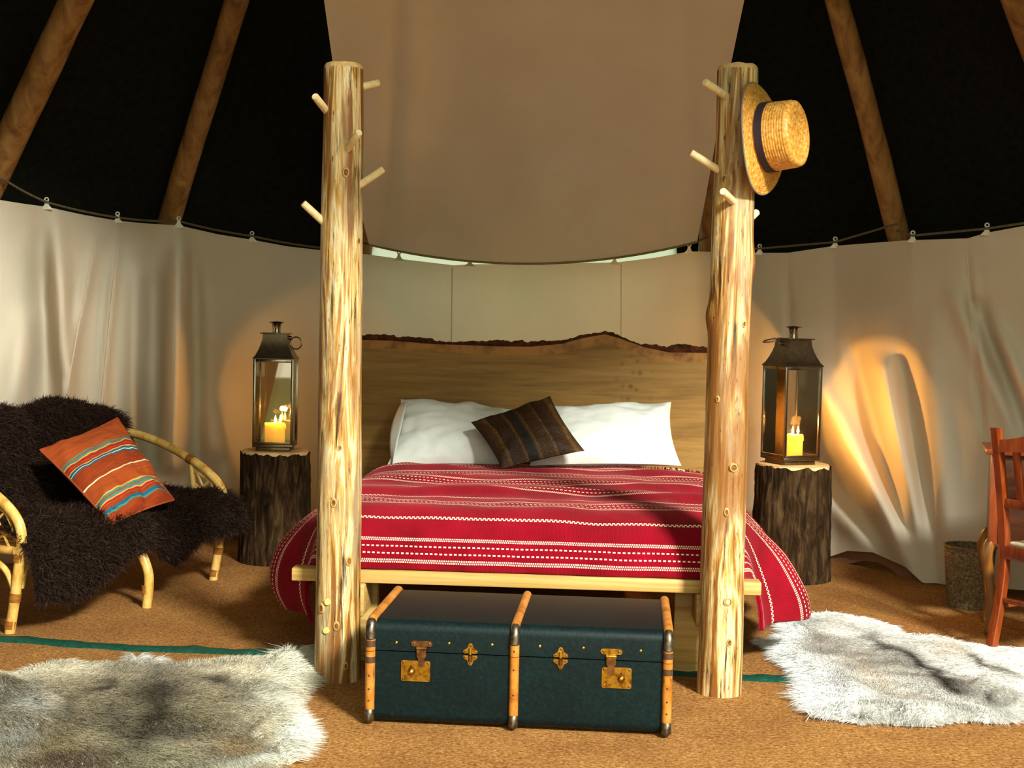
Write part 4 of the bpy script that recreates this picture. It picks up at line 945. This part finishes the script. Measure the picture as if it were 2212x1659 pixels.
def hide(outline_px, nstr, base, blobs, edge_col, edge_w, label, seed, spine, long_spots=(), ridges=()):
    poly = [(gnd(x, y).x, gnd(x, y).y) for x, y in outline_px]; PA = np.array(poly); lo_, hi = PA.min(0), PA.max(0)
    cen = PA.mean(0); org = (cen[0], cen[1], 0.0)
    e = thing('reindeer_hide', org, 0, label, 'animal hide', 'reindeer hides on the floor')
    def height(x, y, d):
        h = 0.010 + 0.030 * np.clip(vnoise(x, y, 4.0, seed) - 0.25, 0, 1) + 0.012 * vnoise(x, y, 12, seed + 1)
        px, py = proj_np(np.stack([x, y, 0 * x], 1))
        for rx0, ry0, rx1, ry1, w, a in ridges:
            dx, dy = rx1 - rx0, ry1 - ry0; t = np.clip(((px - rx0) * dx + (py - ry0) * dy) / (dx * dx + dy * dy), 0, 1)
            h = h + 0.55 * a * np.exp(-((px - rx0 - dx * t) ** 2 + ((py - ry0 - dy * t) * 2.2) ** 2) / (w * w))
        return h * np.clip(d / 0.05, 0.08, 1)
    cell = 0.016; gx = np.arange(lo_[0], hi[0] + cell, cell); gy = np.arange(lo_[1], hi[1] + cell, cell)
    XX, YY = np.meshgrid(gx, gy); xf, yf = XX.ravel(), YY.ravel(); d, _, _ = edge_dist(xf, yf, poly); ins = pip(xf, yf, poly)
    z = np.where(ins, height(xf, yf, d), 0.002); keep = (ins | (d < cell * 0.6)).reshape(XX.shape)
    m = MB(); idx = -np.ones(XX.shape, int); c = 0
    for i in range(XX.shape[0]):
        for j in range(XX.shape[1]):
            if keep[i, j]: idx[i, j] = c; c += 1; m.v.append((XX[i, j], YY[i, j], float(z.reshape(XX.shape)[i, j])))
    for i in range(XX.shape[0] - 1):
        for j in range(XX.shape[1] - 1):
            q = (idx[i, j], idx[i, j + 1], idx[i + 1, j + 1], idx[i + 1, j])
            if min(q) >= 0: m.f.append(q); m.mi.append(0)
    pelt = m.build('pelt', M['pelt'], e, origin=org, angle=None)
    # strands
    A = (hi - lo_); pts = RNG.random((nstr * 3, 2)) * A + lo_; k = pip(pts[:, 0], pts[:, 1], poly); pts = pts[k][:nstr]; x, y = pts[:, 0], pts[:, 1]
    d, ox, oy = edge_dist(x, y, poly); zz = height(x, y, d); P = np.stack([x, y, zz], 1)
    eps = 0.004
    gxn = (height(x + eps, y, d) - zz) / eps; gyn = (height(x, y + eps, d) - zz) / eps
    Nn = np.stack([-gxn, -gyn, np.ones_like(x)], 1); Nn /= np.linalg.norm(Nn, axis=1, keepdims=True)
    px, py = proj_np(P)
    s0, s1 = gnd(*spine[0]), gnd(*spine[1]); sd = np.array([s1.x - s0.x, s1.y - s0.y]); sd /= np.linalg.norm(sd); rel = np.stack([x - s0.x, y - s0.y], 1); side = rel[:, 0] * -sd[1] + rel[:, 1] * sd[0]
    fd = sd[None] * 0.7 + np.sign(side)[:, None] * np.array([-sd[1], sd[0]])[None] * np.clip(np.abs(side) / 0.15, 0, 1)[:, None] * 0.6
    ew = np.exp(-d / 0.06)[:, None]; fd = fd * (1 - ew) + np.stack([ox, oy], 1) * ew * 1.1
    ang = (vnoise(x, y, 7, seed + 2) - 0.5) * 0.9; ca, sa = np.cos(ang), np.sin(ang); fd = np.stack([fd[:, 0] * ca - fd[:, 1] * sa, fd[:, 0] * sa + fd[:, 1] * ca], 1)
    D = np.concatenate([fd, np.zeros((len(x), 1))], 1) + RNG.normal(size=(len(x), 3)) * 0.12
    C = np.tile(base, (len(x), 1)); ef = np.exp(-(d / edge_w) ** 2)[:, None]; C = C * (1 - ef) + edge_col * ef
    jx = px + (vnoise(x, y, 14, seed + 5) - .5) * 22; jy = py + (vnoise(x, y, 14, seed + 6) - .5) * 16
    for bx, by, sx, sy, rot, cc, wgt in blobs:
        t = R(rot); ux, uy = (jx - bx) * math.cos(t) + (jy - by) * math.sin(t), -(jx - bx) * math.sin(t) + (jy - by) * math.cos(t)
        f = (wgt * np.exp(-(ux / sx) ** 2 - (uy / sy) ** 2))[:, None]; C = C * (1 - f) + cc * f
    C = C * (0.82 + 0.36 * RNG.random((len(x), 1))) * (0.85 + 0.3 * vnoise(x, y, 25, seed + 7))[:, None]
    L = (0.026 + 0.014 * RNG.random(len(x))) * (0.9 + 0.5 * np.exp(-d / 0.05))
    for lx, ly, ls, ll in long_spots: L = L * (1 + ll * np.exp(-((px - lx) ** 2 + (py - ly) ** 2) / ls ** 2))
    W = 0.0010 + 0.0006 * RNG.random(len(x))
    strands('fur', P, Nn, D, L, W, C, e, org, up=0.30, curl=0.07, tipc=1.15)
M['pelt'] = noise_mat('pelt_underfur', [(0.3, col(196, 190, 180)), (0.7, col(226, 222, 214))], (30, 30, 30), rough=0.95)
za = lambda L, s, ox, oy: [(ox + x * s, oy + y * s) for x, y in L]
OL = za([(-260, 400), (-120, 380), (60, 385), (150, 330), (250, 290), (400, 262), (560, 285), (815, 272), (832, 215), (862, 200), (900, 262), (955, 232), (1000, 240), (1045, 285), (1180, 262), (1400, 250), (1620, 255), (1760, 262), (1810, 225), (1870, 220), (1930, 265), (1985, 300), (1995, 340), (1950, 385), (1870, 435), (1835, 540), (1870, 620), (1905, 700), (1895, 800), (1830, 885), (1760, 880), (1680, 930), (1400, 1010), (1000, 1060), (500, 1080), (100, 1050), (-260, 980), (-330, 700)], 0.3436, 0, 1350)
wht, crm, drk, gry, blu, mnt = lin(240, 240, 234), lin(226, 214, 190), lin(66, 54, 48), lin(140, 128, 110), lin(220, 217, 210), lin(226, 222, 208)
hide(OL, 120000, lin(172, 158, 132), [
    (300, 1440, 120, 22, 0, lin(120, 108, 92), 0.7), (520, 1452, 75, 16, 3, crm, 0.85), (150, 1452, 60, 16, 0, crm, 0.7), (215, 1490, 48, 13, -8, drk, 0.9), (345, 1495, 75, 36, 0, lin(74, 64, 56), 0.9), (470, 1478, 46, 9, 6, drk, 0.85), (524, 1515, 13, 20, -25, drk, 0.75),
    (330, 1550, 34, 60, 5, lin(70, 60, 52), 0.9), (285, 1605, 45, 22, 10, drk, 0.85), (240, 1560, 65, 42, 0, lin(104, 94, 80), 0.75), (385, 1590, 45, 18, -10, lin(110, 106, 104), 0.6), (140, 1535, 20, 34, 30, drk, 0.7), (450, 1550, 60, 25, 0, lin(150, 142, 112), 0.5),
    (580, 1500, 62, 38, -30, mnt, 0.9), (625, 1440, 45, 40, 0, lin(234, 230, 214), 0.9), (580, 1580, 80, 32, 20, crm, 0.85), (630, 1590, 45, 50, 0, wht, 0.95), (520, 1620, 45, 18, 10, lin(206, 176, 130), 0.7), (560, 1645, 120, 16, -8, wht, 0.85), (300, 420 + 1000, 15, 18, 0, wht, 0.9), (340, 1428, 15, 12, 0, wht, 0.7),
    (45, 1520, 60, 34, 10, blu, 0.95), (30, 1600, 60, 40, 0, lin(214, 210, 202), 0.9), (110, 1620, 60, 34, -30, lin(200, 180, 140), 0.6), (150, 1650, 90, 20, 0, lin(120, 92, 76), 0.7), (330, 1640, 80, 26, 0, lin(190, 184, 156), 0.7)],
    lin(222, 212, 190), 0.10, 'grey-brown and cream reindeer hide beside the left log post', 11, ((60, 1500), (560, 1500)), long_spots=((625, 1440, 50, 1.2), (630, 1600, 40, .6), (40, 1530, 60, .8)),
    ridges=((-20, 1500, 90, 1545, 26, 0.05), (-20, 1590, 70, 1590, 26, 0.045), (560, 1500, 640, 1430, 26, 0.05), (560, 1600, 640, 1560, 22, 0.05), (600, 1650, 640, 1610, 18, 0.04)))
OR = za([(380, 255), (450, 215), (600, 212), (650, 188), (750, 188), (900, 225), (990, 225), (1100, 268), (1195, 283), (1245, 335), (1330, 355), (1460, 350), (1640, 383), (1690, 390), (1730, 428), (1900, 440), (2050, 460), (2212, 475), (2500, 530), (2750, 640), (2700, 780), (2500, 880), (2212, 965), (2080, 1000), (1960, 1000), (1850, 985), (1700, 990), (1500, 1020), (1300, 1015), (1150, 1000), (950, 1005), (850, 980), (700, 965), (600, 955), (640, 890), (520, 845), (590, 795), (570, 700), (510, 620), (440, 570), (345, 515), (355, 460), (230, 405), (215, 385), (250, 380), (340, 402), (450, 335), (400, 280)], 0.2857, 1580, 1280)
hide(OR, 120000, lin(244, 241, 236), [
    (1990, 1440, 150, 55, 25, lin(206, 202, 198), 0.7), (1930, 1410, 80, 18, 25, lin(150, 144, 138), 0.6), (1975, 1432, 105, 7, 27, lin(70, 56, 52), 0.95), (1900, 1398, 34, 6, 24, lin(80, 66, 60), 0.8), (2035, 1473, 40, 9, 32, lin(70, 56, 52), 0.9), (2060, 1490, 24, 7, 20, lin(80, 68, 60), 0.8),
    (2110, 1432, 48, 9, 30, lin(96, 86, 76), 0.9), (2165, 1455, 30, 6, 25, lin(130, 120, 110), 0.7), (1880, 1460, 70, 20, 30, lin(226, 206, 184), 0.6), (2050, 1405, 40, 20, 20, lin(226, 208, 190), 0.6), (1800, 1480, 70, 60, 0, lin(246, 246, 246), 0.9),
    (1862, 1543, 14, 8, 0, lin(90, 84, 82), 0.7), (1955, 1540, 14, 8, 0, lin(90, 84, 82), 0.75), (2140, 1515, 14, 10, 60, lin(100, 92, 88), 0.75)],
    lin(244, 243, 240), 0.10, 'white reindeer hide with dark spine streaks beside the right log post', 23, ((1760, 1390), (2100, 1500)), long_spots=((1745, 1500, 60, .6), (1700, 1380, 40, .4)),
    ridges=((1790, 1470, 1850, 1520, 30, 0.05), (1750, 1555, 2110, 1560, 24, 0.045), (2120, 1500, 2200, 1540, 24, 0.05), (1645, 1388, 1700, 1405, 10, 0.02)))

# ================================================================== RATTAN SOFA
f0, f1 = gnd(36, 1370), gnd(474, 1254)
SA = f1 - f0; SW = SA.length; SA.normalize(); SRZ = math.atan2(SA.y, SA.x); SB = Vector((-SA.y, SA.x, 0))
def S(x, y, z): return f0 + SA * x + SB * y + Vector((0, 0, z))
sofa = thing('rattan_sofa', f0, SRZ, 'honey-coloured rattan sofa with lattice arms, draped in dark sheepskin', 'sofa')
M['rattan'] = noise_mat('rattan_cane', [(0.3, col(176, 118, 46)), (0.5, col(214, 166, 84)), (0.7, col(232, 194, 120))], (30, 30, 12), rough=0.38, bmp=0.15, bdist=0.002, spec=0.5)
M['wrap'] = noise_mat('rattan_binding', [(0.3, col(110, 62, 22)), (0.7, col(168, 108, 46))], (20, 20, 160), rough=0.5, bmp=0.5, bdist=0.002)
def cat(pts, n=8):
    P = [Vector(p) for p in pts]; out = []
    for i in range(len(P) - 1):
        a, b, c, d = P[max(i - 1, 0)], P[i], P[i + 1], P[min(i + 2, len(P) - 1)]
        for k in range(n):
            t = k / n; out.append(0.5 * ((2 * b) + (c - a) * t + (2 * a - 5 * b + 4 * c - d) * t * t + (3 * b - a - 3 * c + d) * t ** 3))
    out.append(P[-1]); return out
def wrapring(p, d, r, par):
    d = Vector(d).normalized(); MB().tube([Vector(p) - d * 0.016, Vector(p), Vector(p) + d * 0.016], r, 12).build('binding', M['wrap'], par)
DEP = 0.56
armp = [(0.035, 0.0), (0.012, 0.12), (-0.010, 0.26), (-0.022, 0.36), (0.0, 0.43), (0.07, 0.492), (0.19, 0.555), (0.34, 0.612), (0.50, 0.648), (0.62, 0.66)]
for x, nm in ((0.0, 'near'), (SW, 'far')):
    a = MB().tube(cat([(x, y, z) for y, z in armp]), 0.0195, 14).build('arm', M['rattan'], sofa)
    st = MB().tube(cat([(x, 0.17, 0.545), (x, 0.155, 0.44), (x, 0.15, 0.32)]), 0.0125, 10).build('arm_strut', M['rattan'], a)
    wrapring((x, 0.17, 0.545), (0, 0.9, 0.35), 0.0222, a); wrapring((x, 0.008, 0.14), (0, -0.2, 1), 0.0222, a); wrapring((x, 0.03, 0.035), (0, -0.2, 1), 0.0215, a); wrapring((x, -0.012, 0.29), (0, -0.2, 1), 0.022, a)
    for p, q in (((-0.01, 0.40), (0.15, 0.33)), ((0.0, 0.42), (0.15, 0.50)), ((-0.015, 0.345), (0.155, 0.44)), ((0.04, 0.47), (0.15, 0.385)), ((0.09, 0.505), (0.0, 0.36)), ((0.16, 0.53), (0.04, 0.325)), ((0.155, 0.45), (0.09, 0.325)), ((0.10, 0.51), (0.155, 0.48))):
        MB().tube([(x, p[0], p[1]), (x, q[0], q[1])], 0.0055, 7).build('lattice_cane', M['rattan'], a)
    MB().tube(cat([(x, DEP + 0.04, 0.66), (x, DEP, 0.40), (x, DEP + 0.03, 0.0)]), 0.018, 12).build('back_leg', M['rattan'], sofa)
    MB().tube([(x, -0.01, 0.315), (x, DEP, 0.30)], 0.016, 10).build('side_rail', M['rattan'], sofa)
    MB().tube(cat([(x, 0.0, 0.13), (x, 0.06, 0.24), (x, 0.20, 0.285), (x, 0.34, 0.24), (x, 0.42, 0.30)]), 0.012, 8).build('side_arch', M['rattan'], sofa)
MB().tube([(-0.02, -0.015, 0.315), (SW + 0.02, -0.015, 0.315)], 0.0175, 12).build('front_rail', M['rattan'], sofa)
MB().tube([(0, DEP, 0.30), (SW, DEP, 0.30)], 0.016, 10).build('back_rail', M['rattan'], sofa)
MB().tube(cat([(0, 0.62, 0.66), (SW * .12, 0.635, 0.69), (SW * .3, 0.64, 0.725), (SW * .5, 0.645, 0.735), (SW * .7, 0.64, 0.725), (SW * .88, 0.635, 0.69), (SW, 0.62, 0.66)]), 0.0195, 14).build('top_rail', M['rattan'], sofa)
xm = 0.55 * SW
fm_ = Vector(gnd(317, 1312)) - f0; mlx, mly = fm_.dot(SA), fm_.dot(SB)
ml = MB().tube(cat([(mlx, mly, 0.0), (mlx, mly - 0.005, 0.15), (mlx, -0.01, 0.31)]), 0.020, 14).build('front_leg', M['rattan'], sofa)
wrapring((mlx, mly, 0.075), (0, 0, 1), 0.022, ml)
MB().tube(cat([(SW - 0.02, 0.0, 0.17), (SW - 0.05, -0.005, 0.26), (SW - 0.14, -0.01, 0.29), (SW - 0.26, -0.012, 0.30)]), 0.012, 8).build('front_brace', M['rattan'], sofa)
MB().tube(cat([(0.02, 0.0, 0.17), (0.05, -0.005, 0.26), (0.14, -0.01, 0.29), (0.26, -0.012, 0.30)]), 0.012, 8).build('front_brace', M['rattan'], sofa)
for i in range(16):
    x = 0.05 + (SW - 0.1) * i / 15; MB().tube([(x, -0.01, 0.328), (x, DEP, 0.312)], 0.008, 7).build('seat_cane', M['rattan'], sofa)
    MB().tube([(x, DEP, 0.31), (x, 0.60, 0.5), (x, 0.63, 0.70)], 0.007, 7).build('back_cane', M['rattan'], sofa)

# sheepskins draped over back and seat
def sheepskin(x0, x1, drape, label, seed, nstr):
    prof = [(0.74, 0.46), (0.715, 0.64), (0.685, 0.765), (0.645, 0.80), (0.60, 0.765), (0.575, 0.68), (0.545, 0.54), (0.50, 0.415), (0.42, 0.375), (0.25, 0.368), (0.08, 0.378), (-0.01, 0.385), (-0.075, 0.365), (-0.105, 0.30), (-0.105, 0.215)]
    P = np.array(prof); d = np.r_[0, np.cumsum(np.hypot(*(P[1:] - P[:-1]).T))]; nt_ = 90; s = np.linspace(0, d[-1], nt_); yy, zz = smooth(np.interp(s, d, P[:, 0]), 3, 2), smooth(np.interp(s, d, P[:, 1]), 3, 2)
    nxs = 60; G_ = np.zeros((nt_, nxs, 3))
    for i in range(nt_):
        for j in range(nxs):
            q = j / (nxs - 1); x = x0 + (x1 - x0) * q
            bowt = 1 - (2 * x / SW - 1) ** 2; y, z = yy[i], zz[i]
            k = min(1, max(0, (z - 0.42) / 0.3)) if i < nt_ * 0.62 else 0
            z += k * (0.045 * bowt - 0.045 + 0.03 * math.sin(math.pi * q))
            fr_ = max(0, (i / nt_ - 0.80) / 0.20); z -= fr_ * drape(q)
            edge = min(q, 1 - q) * 2
            bulge = 0.034 * nz(x * 5 + seed, s[i] * 5, 1) + 0.010 * nz(x * 13 + seed, s[i] * 13, 2) + 0.020 * min(1, edge * 5)
            G_[i, j] = (x + 0.03 * nz(seed, s[i] * 4, 3), y - bulge * (0.9 if i < nt_ * .62 else 0.2) * (1 if i > nt_ * .27 else -1), z + bulge * (0.9 if i > nt_ * .55 and i < nt_ * .85 else 0.35))
    W_ = f0 ; T3 = np.array([[SA.x, SB.x, 0], [SA.y, SB.y, 0], [0, 0, 1]]); Wd = G_ @ T3.T + np.array(f0)
    cx_ = (x0 + x1) / 2; org = S(cx_, 0.3, 0.33); e = thing('sheepskin_throw', org, 0, label, 'sheepskin', 'dark sheepskins on the sofa')
    m = MB(); m.grid([[tuple(p) for p in r] for r in Wd]); o = m.build('skin', M['dark_pelt'], e, origin=org, angle=None)
    du = np.gradient(Wd, axis=1); dv = np.gradient(Wd, axis=0); Nm = np.cross(du, dv); Nm /= np.linalg.norm(Nm, axis=2, keepdims=True) + 1e-9
    # outward: normals on the seat point up
    if Nm[int(nt_ * .72), nxs // 2, 2] < 0: Nm = -Nm
    a = RNG.random(nstr) * (nt_ - 1.001); b = RNG.random(nstr) * (nxs - 1.001); i, j = a.astype(int), b.astype(int); fa, fb = (a - i)[:, None], (b - j)[:, None]
    bi = lambda A: (A[i, j] * (1 - fa) + A[i + 1, j] * fa) * (1 - fb) + (A[i, j + 1] * (1 - fa) + A[i + 1, j + 1] * fa) * fb
    Pp, Nn = bi(Wd), bi(Nm); D = -bi(dv / (np.linalg.norm(dv, axis=2, keepdims=True) + 1e-9)) * -0.35 + RNG.normal(size=(nstr, 3)) * 0.35; D[:, 2] -= 0.15
    ed = np.minimum(b, nxs - 1 - b)[:, None] / nxs; sgn = np.where(b > nxs / 2, 1, -1)[:, None]; D += np.array(SA)[None] * sgn * np.exp(-ed / 0.04) * 1.0
    C = np.tile(lin(56, 38, 28), (nstr, 1)) * (0.5 + RNG.random((nstr, 1)) * 0.9); L = 0.024 + 0.018 * RNG.random(nstr)
    strands('wool', Pp, Nn, D, L, np.full(nstr, 0.0016), C, e, org, up=0.7, curl=0.35, tipc=1.35)
M['dark_pelt'] = flat('dark_sheepskin', col(30, 20, 15), 0.95)
sheepskin(-0.02, SW * 0.53, lambda q: 0.02 + 0.05 * math.sin(q * 5) + 0.07 * (1 - q), 'dark brown sheepskin over the sofa half near the plain arm and grey hide', 3.0, 75000)
sheepskin(SW * 0.545, SW * 1.03, lambda q: -0.02 + 0.10 * math.exp(-((q - 0.18) / 0.2) ** 2), 'dark brown sheepskin under the orange cushion on the sofa', 9.0, 75000)
def kilim():
    m, nt, b = newmat('orange_striped_kilim')
    uv = N(nt, 'ShaderNodeTexCoord').outputs['UV']; s = N(nt, 'ShaderNodeSeparateXYZ', {0: uv}); V = math_(nt, 'SUBTRACT', 1.0, s.outputs[1])
    o1, o2, tl, rd, yl, bl_, cr_ = col(164, 76, 38), col(146, 62, 32), col(70, 130, 116), col(170, 40, 40), col(220, 160, 70), col(36, 96, 120), col(236, 206, 160)
    st = [(0, o1)]
    def seq(p, lst):
        q = p
        for w, c in lst: st.append((q, c)); q += w
        st.append((q, o1 if random.random() < .5 else o2))
    seq(0.27, [(0.015, tl), (0.008, o1), (0.02, tl), (0.012, yl), (0.014, o2), (0.016, rd), (0.012, o1), (0.012, rd), (0.012, yl), (0.02, bl_), (0.01, cr_), (0.016, bl_)])
    seq(0.585, [(0.013, cr_)])
    seq(0.755, [(0.012, yl), (0.018, tl), (0.008, o1), (0.022, tl), (0.012, yl), (0.014, rd), (0.010, o1)]); st.append((0.88, bl_)); st.append((0.905, tl)); st.append((0.92, o2))
    n1 = noise(nt, N(nt, 'ShaderNodeMapping', {'Vector': uv, 'Scale': (4, 60, 1)}).outputs[0], 1.0, 4)
    Vj = math_(nt, 'ADD', V, math_(nt, 'MULTIPLY', math_(nt, 'SUBTRACT', n1, 0.5), 0.012))
    c = ramp(nt, Vj, st[:32], 'CONSTANT').outputs[0]
    c = mixc(nt, 0.5, c, ramp(nt, n1, [(0.3, col(170, 140, 150)), (0.65, col(255, 255, 255))]).outputs[0], 'MULTIPLY')
    nt.links.new(c, b.inputs['Base Color']); b.inputs['Roughness'].default_value = 0.9; b.inputs['Specular IOR Level'].default_value = 0.1
    bump(nt, b, n1, 0.4, 0.004); return m
cushion('kilim_cushion', [at(86, 972, 5.66), at(254, 903, 5.96), at(376, 1080, 5.74), at(240, 1134, 5.44)], 0.15, kilim(), 'burnt orange cushion with teal and red woven stripes leaning on the sofa', 0.045, wr=0.014, seed=12.0, piping=flat('orange_piping', col(150, 62, 28), 0.8))

# ================================================================== CHAIR, DESK, BASKET
M['mahog'] = noise_mat('red_brown_wood', [(0.3, col(80, 32, 12)), (0.5, col(120, 52, 20)), (0.7, col(148, 70, 30))], (26, 26, 4), rough=0.32, bmp=0.1, spec=0.5, dist=0.4)
M['walnut'] = noise_mat('golden_brown_wood', [(0.3, col(84, 48, 14)), (0.5, col(124, 76, 26)), (0.7, col(150, 98, 40))], (26, 26, 4), rough=0.38, bmp=0.1, spec=0.5, dist=0.4)
M['dark_wood'] = noise_mat('dark_desk_wood', [(0.3, col(44, 22, 10)), (0.7, col(80, 42, 18))], (5, 26, 26), rough=0.4, bmp=0.1, dist=0.4)
M['rush'] = noise_mat('woven_rush_seat', [(0.3, col(176, 160, 130)), (0.7, col(222, 208, 180))], (30, 160, 30), rough=0.8, bmp=0.5)
cf = gnd(2156, 1414); CRZ = R(-60)
chair = thing('dining_chair', cf, CRZ, 'reddish brown slat-back wooden chair standing before the dark desk', 'chair')
CW_, CZ = 0.40, 0.415
def legpath(x): return cat([(x, -0.045, 0.0), (x, -0.012, 0.15), (x, 0.012, 0.30), (x, 0.012, 0.42), (x, -0.005, 0.56), (x, -0.035, 0.74), (x, -0.058, 0.855)], 5)
def bar(path, wx, wy, name, par, mat=None, taper=None):
    m = MB(); P = [Vector(p) for p in path]; rows = []
    for i, p in enumerate(P):
        k = 1 if taper is None else 1 + (taper - 1) * i / (len(P) - 1)
        rows.append([p + Vector((sx * wx / 2 * k, sy * wy / 2 * k, 0)) for sx, sy in ((-1, -.8), (-.8, -1), (.8, -1), (1, -.8), (1, .8), (.8, 1), (-.8, 1), (-1, .8))])
    m.grid(rows, closed=True); n = len(m.v); m.f.append(tuple(range(8))); m.f.append(tuple(range(n - 8, n))); m.mi += [0, 0]
    return m.build(name, mat or M['mahog'], par, angle=35)
for x in (0.0, CW_): bar(legpath(x), 0.036, 0.030, 'back_upright', chair)
for x in (0.03, CW_ - 0.03): bar([(x, 0.38, 0), (x, 0.38, 0.2), (x, 0.38, CZ - 0.02)], 0.036, 0.036, 'front_leg', chair)
m = MB(); tp = []
for t in np.linspace(0, 1, 25): tp.append((0.012 + (CW_ - 0.024) * t, 0.825 + 0.030 * math.sin(math.pi * t) ** 2 - 0.012))
m.prism([(x, z) for x, z in tp] + [(x, 0.765 + 0.010 * math.sin(math.pi * (x / CW_))) for x, z in tp[::-1]], -0.058, -0.036); m.build('crest_rail', M['mahog'], chair, angle=40)
MB().box((CW_ / 2, -0.008, 0.575), (CW_ - 0.03, 0.022, 0.035), bev=0.003).build('lower_rail', M['mahog'], chair, angle=30)
for i in range(4):
    x = 0.085 + i * (CW_ - 0.17) / 3; bar([(x, -0.008, 0.58), (x, -0.026, 0.68), (x, -0.046, 0.78)], 0.030, 0.012, 'back_slat', chair)
for nm, c, s in (('seat_rail', (CW_ / 2, 0.008, CZ - 0.025), (CW_ - 0.03, 0.022, 0.05)), ('seat_rail', (CW_ / 2, 0.385, CZ - 0.025), (CW_ - 0.03, 0.022, 0.05)), ('seat_rail', (0.012, 0.2, CZ - 0.025), (0.022, 0.36, 0.05)), ('seat_rail', (CW_ - 0.012, 0.2, CZ - 0.025), (0.022, 0.36, 0.05))):
    MB().box(c, s, bev=0.003).build(nm, M['mahog'], chair, angle=30)
MB().box((CW_ / 2, 0.205, CZ + 0.006), (CW_ - 0.03, 0.37, 0.016), bev=0.006).build('seat', M['rush'], chair, angle=40)
for c, s in (((CW_ / 2, 0.0, 0.21), (CW_ - 0.03, 0.018, 0.018)), ((CW_ / 2, 0.38, 0.17), (CW_ - 0.06, 0.018, 0.018)), ((0.015, 0.19, 0.19), (0.018, 0.36, 0.018)), ((CW_ - 0.015, 0.19, 0.19), (0.018, 0.36, 0.018))):
    MB().box(c, s, bev=0.004).build('stretcher', M['mahog'], chair, angle=30)

dk = gnd(2126, 1374); DRZ = R(-16)
desk = thing('writing_desk', dk, DRZ, 'dark wooden desk on golden cabriole legs beside the basket', 'desk')
DW, DD, DB, DT = 0.70, 0.30, 0.37, 0.725
def cab(x, y, sx, sy):
    pts = [(0.006, 0.0), (-0.004, 0.02), (0.004, 0.08), (0.002, 0.16), (-0.012, 0.26), (-0.022, 0.32), (-0.012, 0.365), (0.0, 0.385)]; rad = [0.020, 0.017, 0.0135, 0.016, 0.021, 0.024, 0.022, 0.020]
    P = cat([(x + sx * a, y + sy * a * .4, z) for a, z in pts], 4); rr = list(np.interp(np.linspace(0, 7, len(P)), range(8), rad)); MB().tube(P, rr, 12).build('cabriole_leg', M['walnut'], desk, angle=60)
for x, sx in ((0.02, 1), (DW - 0.02, -1)):
    for y, sy in ((0.02, 1), (DD - 0.02, -1)): cab(x, y, sx, sy)
MB().box((DW / 2, DD / 2, (DB + DT) / 2), (DW - 0.02, DD - 0.02, DT - DB), bev=0.003).build('desk_body', M['dark_wood'], desk, angle=30)
for x in (0.018, DW - 0.018): MB().box((x, 0.014, (DB + DT) / 2), (0.034, 0.034, DT - DB + 0.004), bev=0.003).build('corner_stile', M['mahog'], desk, angle=30)
MB().box((DW / 2, DD / 2, DT + 0.0125), (DW + 0.04, DD + 0.04, 0.025), bev=0.005).build('desk_top', M['mahog'], desk, angle=30)
for i in range(2):
    z = DB + 0.09 + i * 0.17; dr = MB().box((DW / 2, 0.006, z), (DW - 0.09, 0.016, 0.15), bev=0.003).build('drawer', M['dark_wood'], desk, angle=30)
    for x in (DW * 0.3, DW * 0.7): MB().lathe([(0.006, 0), (0.006, 0.010), (0.014, 0.018), (0.012, 0.026), (0.003, 0.028)], 16, Matrix.Translation((x, -0.001, z)) @ Matrix.Rotation(R(90), 4, 'X')).build('knob', M['brass'], dr)

bc = gnd(2094, 1318); bp = Vector((2.035, 5.985, 0))
bsk = thing('waste_basket', bp, 0, 'small grey-brown woven basket under the dark desk', 'basket')
M['wicker'] = noise_mat('wicker', [(0.3, col(62, 50, 34)), (0.5, col(104, 86, 60)), (0.7, col(140, 120, 88))], (90, 90, 90), rough=0.85, bmp=0.6, bdist=0.004)
m = MB(); nr = 22; seg = 80; rows = []
for i in range(nr * 4 + 1):
    t = i / (nr * 4); r = 0.088 + 0.020 * t; row = []
    for k in range(seg):
        th = 2 * math.pi * k / seg; w = 0.0035 * math.sin(t * nr * math.pi * 2) * math.cos(k * math.pi) if False else 0.0030 * abs(math.sin(t * nr * math.pi)) * (1 if (k // 2 + int(t * nr)) % 2 else 0.25)
        row.append(((r + w) * math.cos(th), (r + w) * math.sin(th), 0.265 * t))
    rows.append(row)
inner = [[((0.084 + 0.018 * t) * math.cos(2 * math.pi * k / seg), (0.084 + 0.018 * t) * math.sin(2 * math.pi * k / seg), 0.008 + 0.255 * t) for k in range(seg)] for t in (1, .5, 0)] + [[(0.001 * math.cos(2 * math.pi * k / seg), 0.001 * math.sin(2 * math.pi * k / seg), 0.008) for k in range(seg)]]
m.grid(rows + inner, closed=True); m.build('woven_wall', M['wicker'], bsk, angle=None)
MB().tube([(0.108 * math.cos(t), 0.108 * math.sin(t), 0.266) for t in np.linspace(0, 2 * math.pi, 49)[:-1]], 0.0065, 8, closed=True).build('rim', M['wicker'], bsk)
